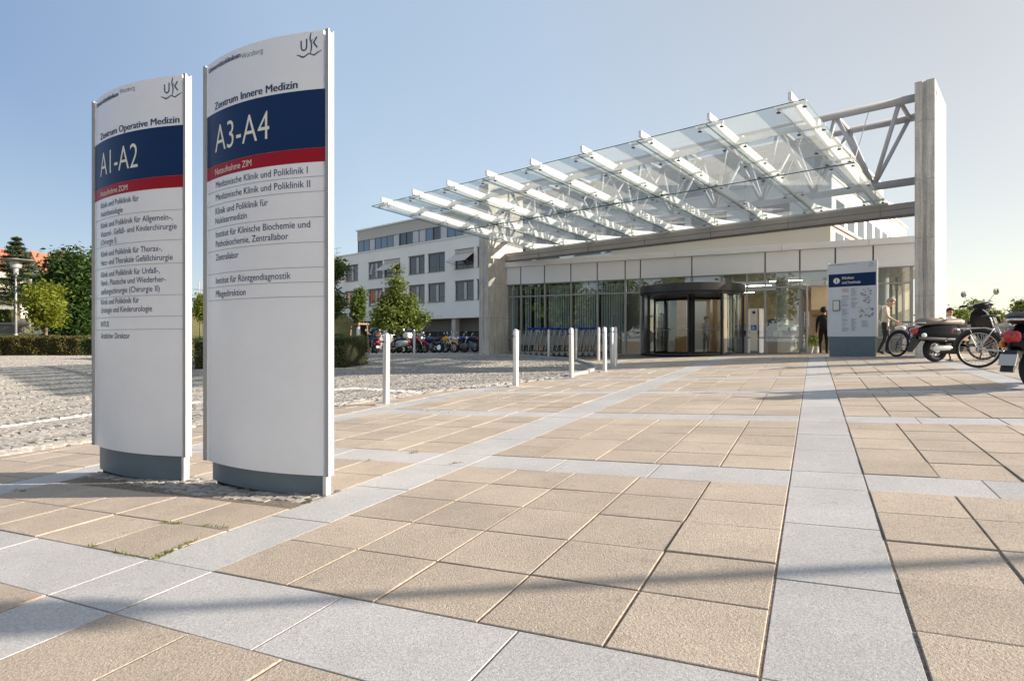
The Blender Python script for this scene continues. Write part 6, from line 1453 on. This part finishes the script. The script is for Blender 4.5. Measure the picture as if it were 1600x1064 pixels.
person('person in a dark top standing inside, seen through the left part of the revolving door', (x, y, FZ), R(-160), None, (SKIN, CLO, TROU, SHOE, SKIN), HAIRD, 1.0)
x, y = inuv(1103, 27.6)
person('person in a grey patterned shirt inside, seen through the right part of the revolving door', (x, y, FZ), R(-70), None, (SKIN, pm('grey_shirt', (.22, .24, .25), .8, noise=.4, nscale=30), TROU, SHOE, SKIN), HAIRD, .92)
# man seated on a bench beyond the scooter
Y = 20.5; x = at(1487, Y); g = G(x, Y); sy = zz(511, Y)
bt = thing('stone_bench', 'plain stone bench beyond the black retro scooter', 'bench', (x - .9, Y - .1, g), 0); hs = .46
MB().b2((0, 0, hs - .1), (1.9, .5, hs)).build('seat', M_CONC, bt, bevel=.01)
for q in (.2, 1.5): MB().b2((q, .06, -.1), (q + .2, .44, hs - .102)).build('leg', M_CONC, bt)
k = (zz(489, Y) - g) / 1.30
seat = dict(pel=(0, 0, .54), sp=(.0, 0, .72), ch=(.02, 0, .93), nk=(.02, 0, 1.10), h0=(.04, 0, 1.17), h1=(.055, 0, 1.26), h2=(.045, 0, 1.33), sL=(.02, .175, 1.03), eL=(.05, .23, .76), wL=(.27, .16, .64), fL=(.34, .14, .63), sR=(.02, -.175, 1.03), eR=(.05, -.23, .76), wR=(.27, -.16, .64), fR=(.34, -.14, .63),
            hL=(.03, .09, .54), kL=(.44, .12, .52), aL=(.42, .12, .09), tL=(.57, .13, .035), hR=(.03, -.09, .54), kR=(.44, -.12, .52), aR=(.42, -.12, .09), tR=(.57, -.13, .035))
def shades(t, D, T):
    g_ = MB()
    for s in (-1, 1): g_.blob((.100, s * .036, .012), (.008, .028, .018), n=10, k=6, T=T)
    g_.tube([T @ Vector((.1, .07, .016)), T @ Vector((.02, .103, .01))], .004, 4); g_.tube([T @ Vector((.1, -.07, .016)), T @ Vector((.02, -.103, .01))], .004, 4); g_.build('sunglasses', M_DARK, t)
person('man with sunglasses in a white shirt sitting beyond the black retro scooter', (x, Y + .12, g + hs * 1.0 - .43), R(-95), seat, (SKIN, SHIRTW, pm('jeans', (.05, .08, .15), .8), SHOE, SHIRTW), HAIRD, 1.0, shades)

# ------------------------------------------------------------------ weeds in the joints
def weeds(n, spots):
    V = []; Q = []
    for px, py, dx, dy, k in spots:
        for i in range(k):
            t = random.random(); p = unp(px + dx * t + random.gauss(0, 1.2), py + dy * t + random.gauss(0, .6)); x, y = p.x, p.y; h = random.uniform(.006, .018); a = random.uniform(0, 6.28); c, s = math.cos(a) * .003, math.sin(a) * .003
            l = random.gauss(0, .010), random.gauss(0, .010); b = len(V); V += [(x - c, y - s, p.z - .004), (x + c, y + s, p.z - .004), (x + c * .3 + l[0], y + s * .3 + l[1], p.z + h), (x - c * .3 + l[0], y - s * .3 + l[1], p.z + h)]; Q.append((b, b + 1, b + 2, b + 3))
    return tag(npmesh('grass', np.array(V), np.array(Q), leaf_mat('weed_green', (.10, .14, .025), (.22, .24, .06))), 'short weeds growing in the joints of the paving', 'grass', kind='stuff')
weeds(0, [(253, 816, 30, 3, 70), (240, 873, 67, -29, 110), (318, 821, 38, 4, 45), (140, 852, 12, 2, 20), (180, 862, 35, 8, 25), (480, 785, 4, -2, 30), (20, 766, 20, 2, 30), (640, 708, 14, -2, 30), (700, 725, 22, -3, 20), (765, 628, 60, -22, 60), (800, 626, 60, -12, 40), (650, 640, 60, 6, 30), (570, 722, 8, -3, 16), (500, 625, 40, -2, 22), (90, 690, 22, 2, 18), (610, 620, 60, -6, 20)])
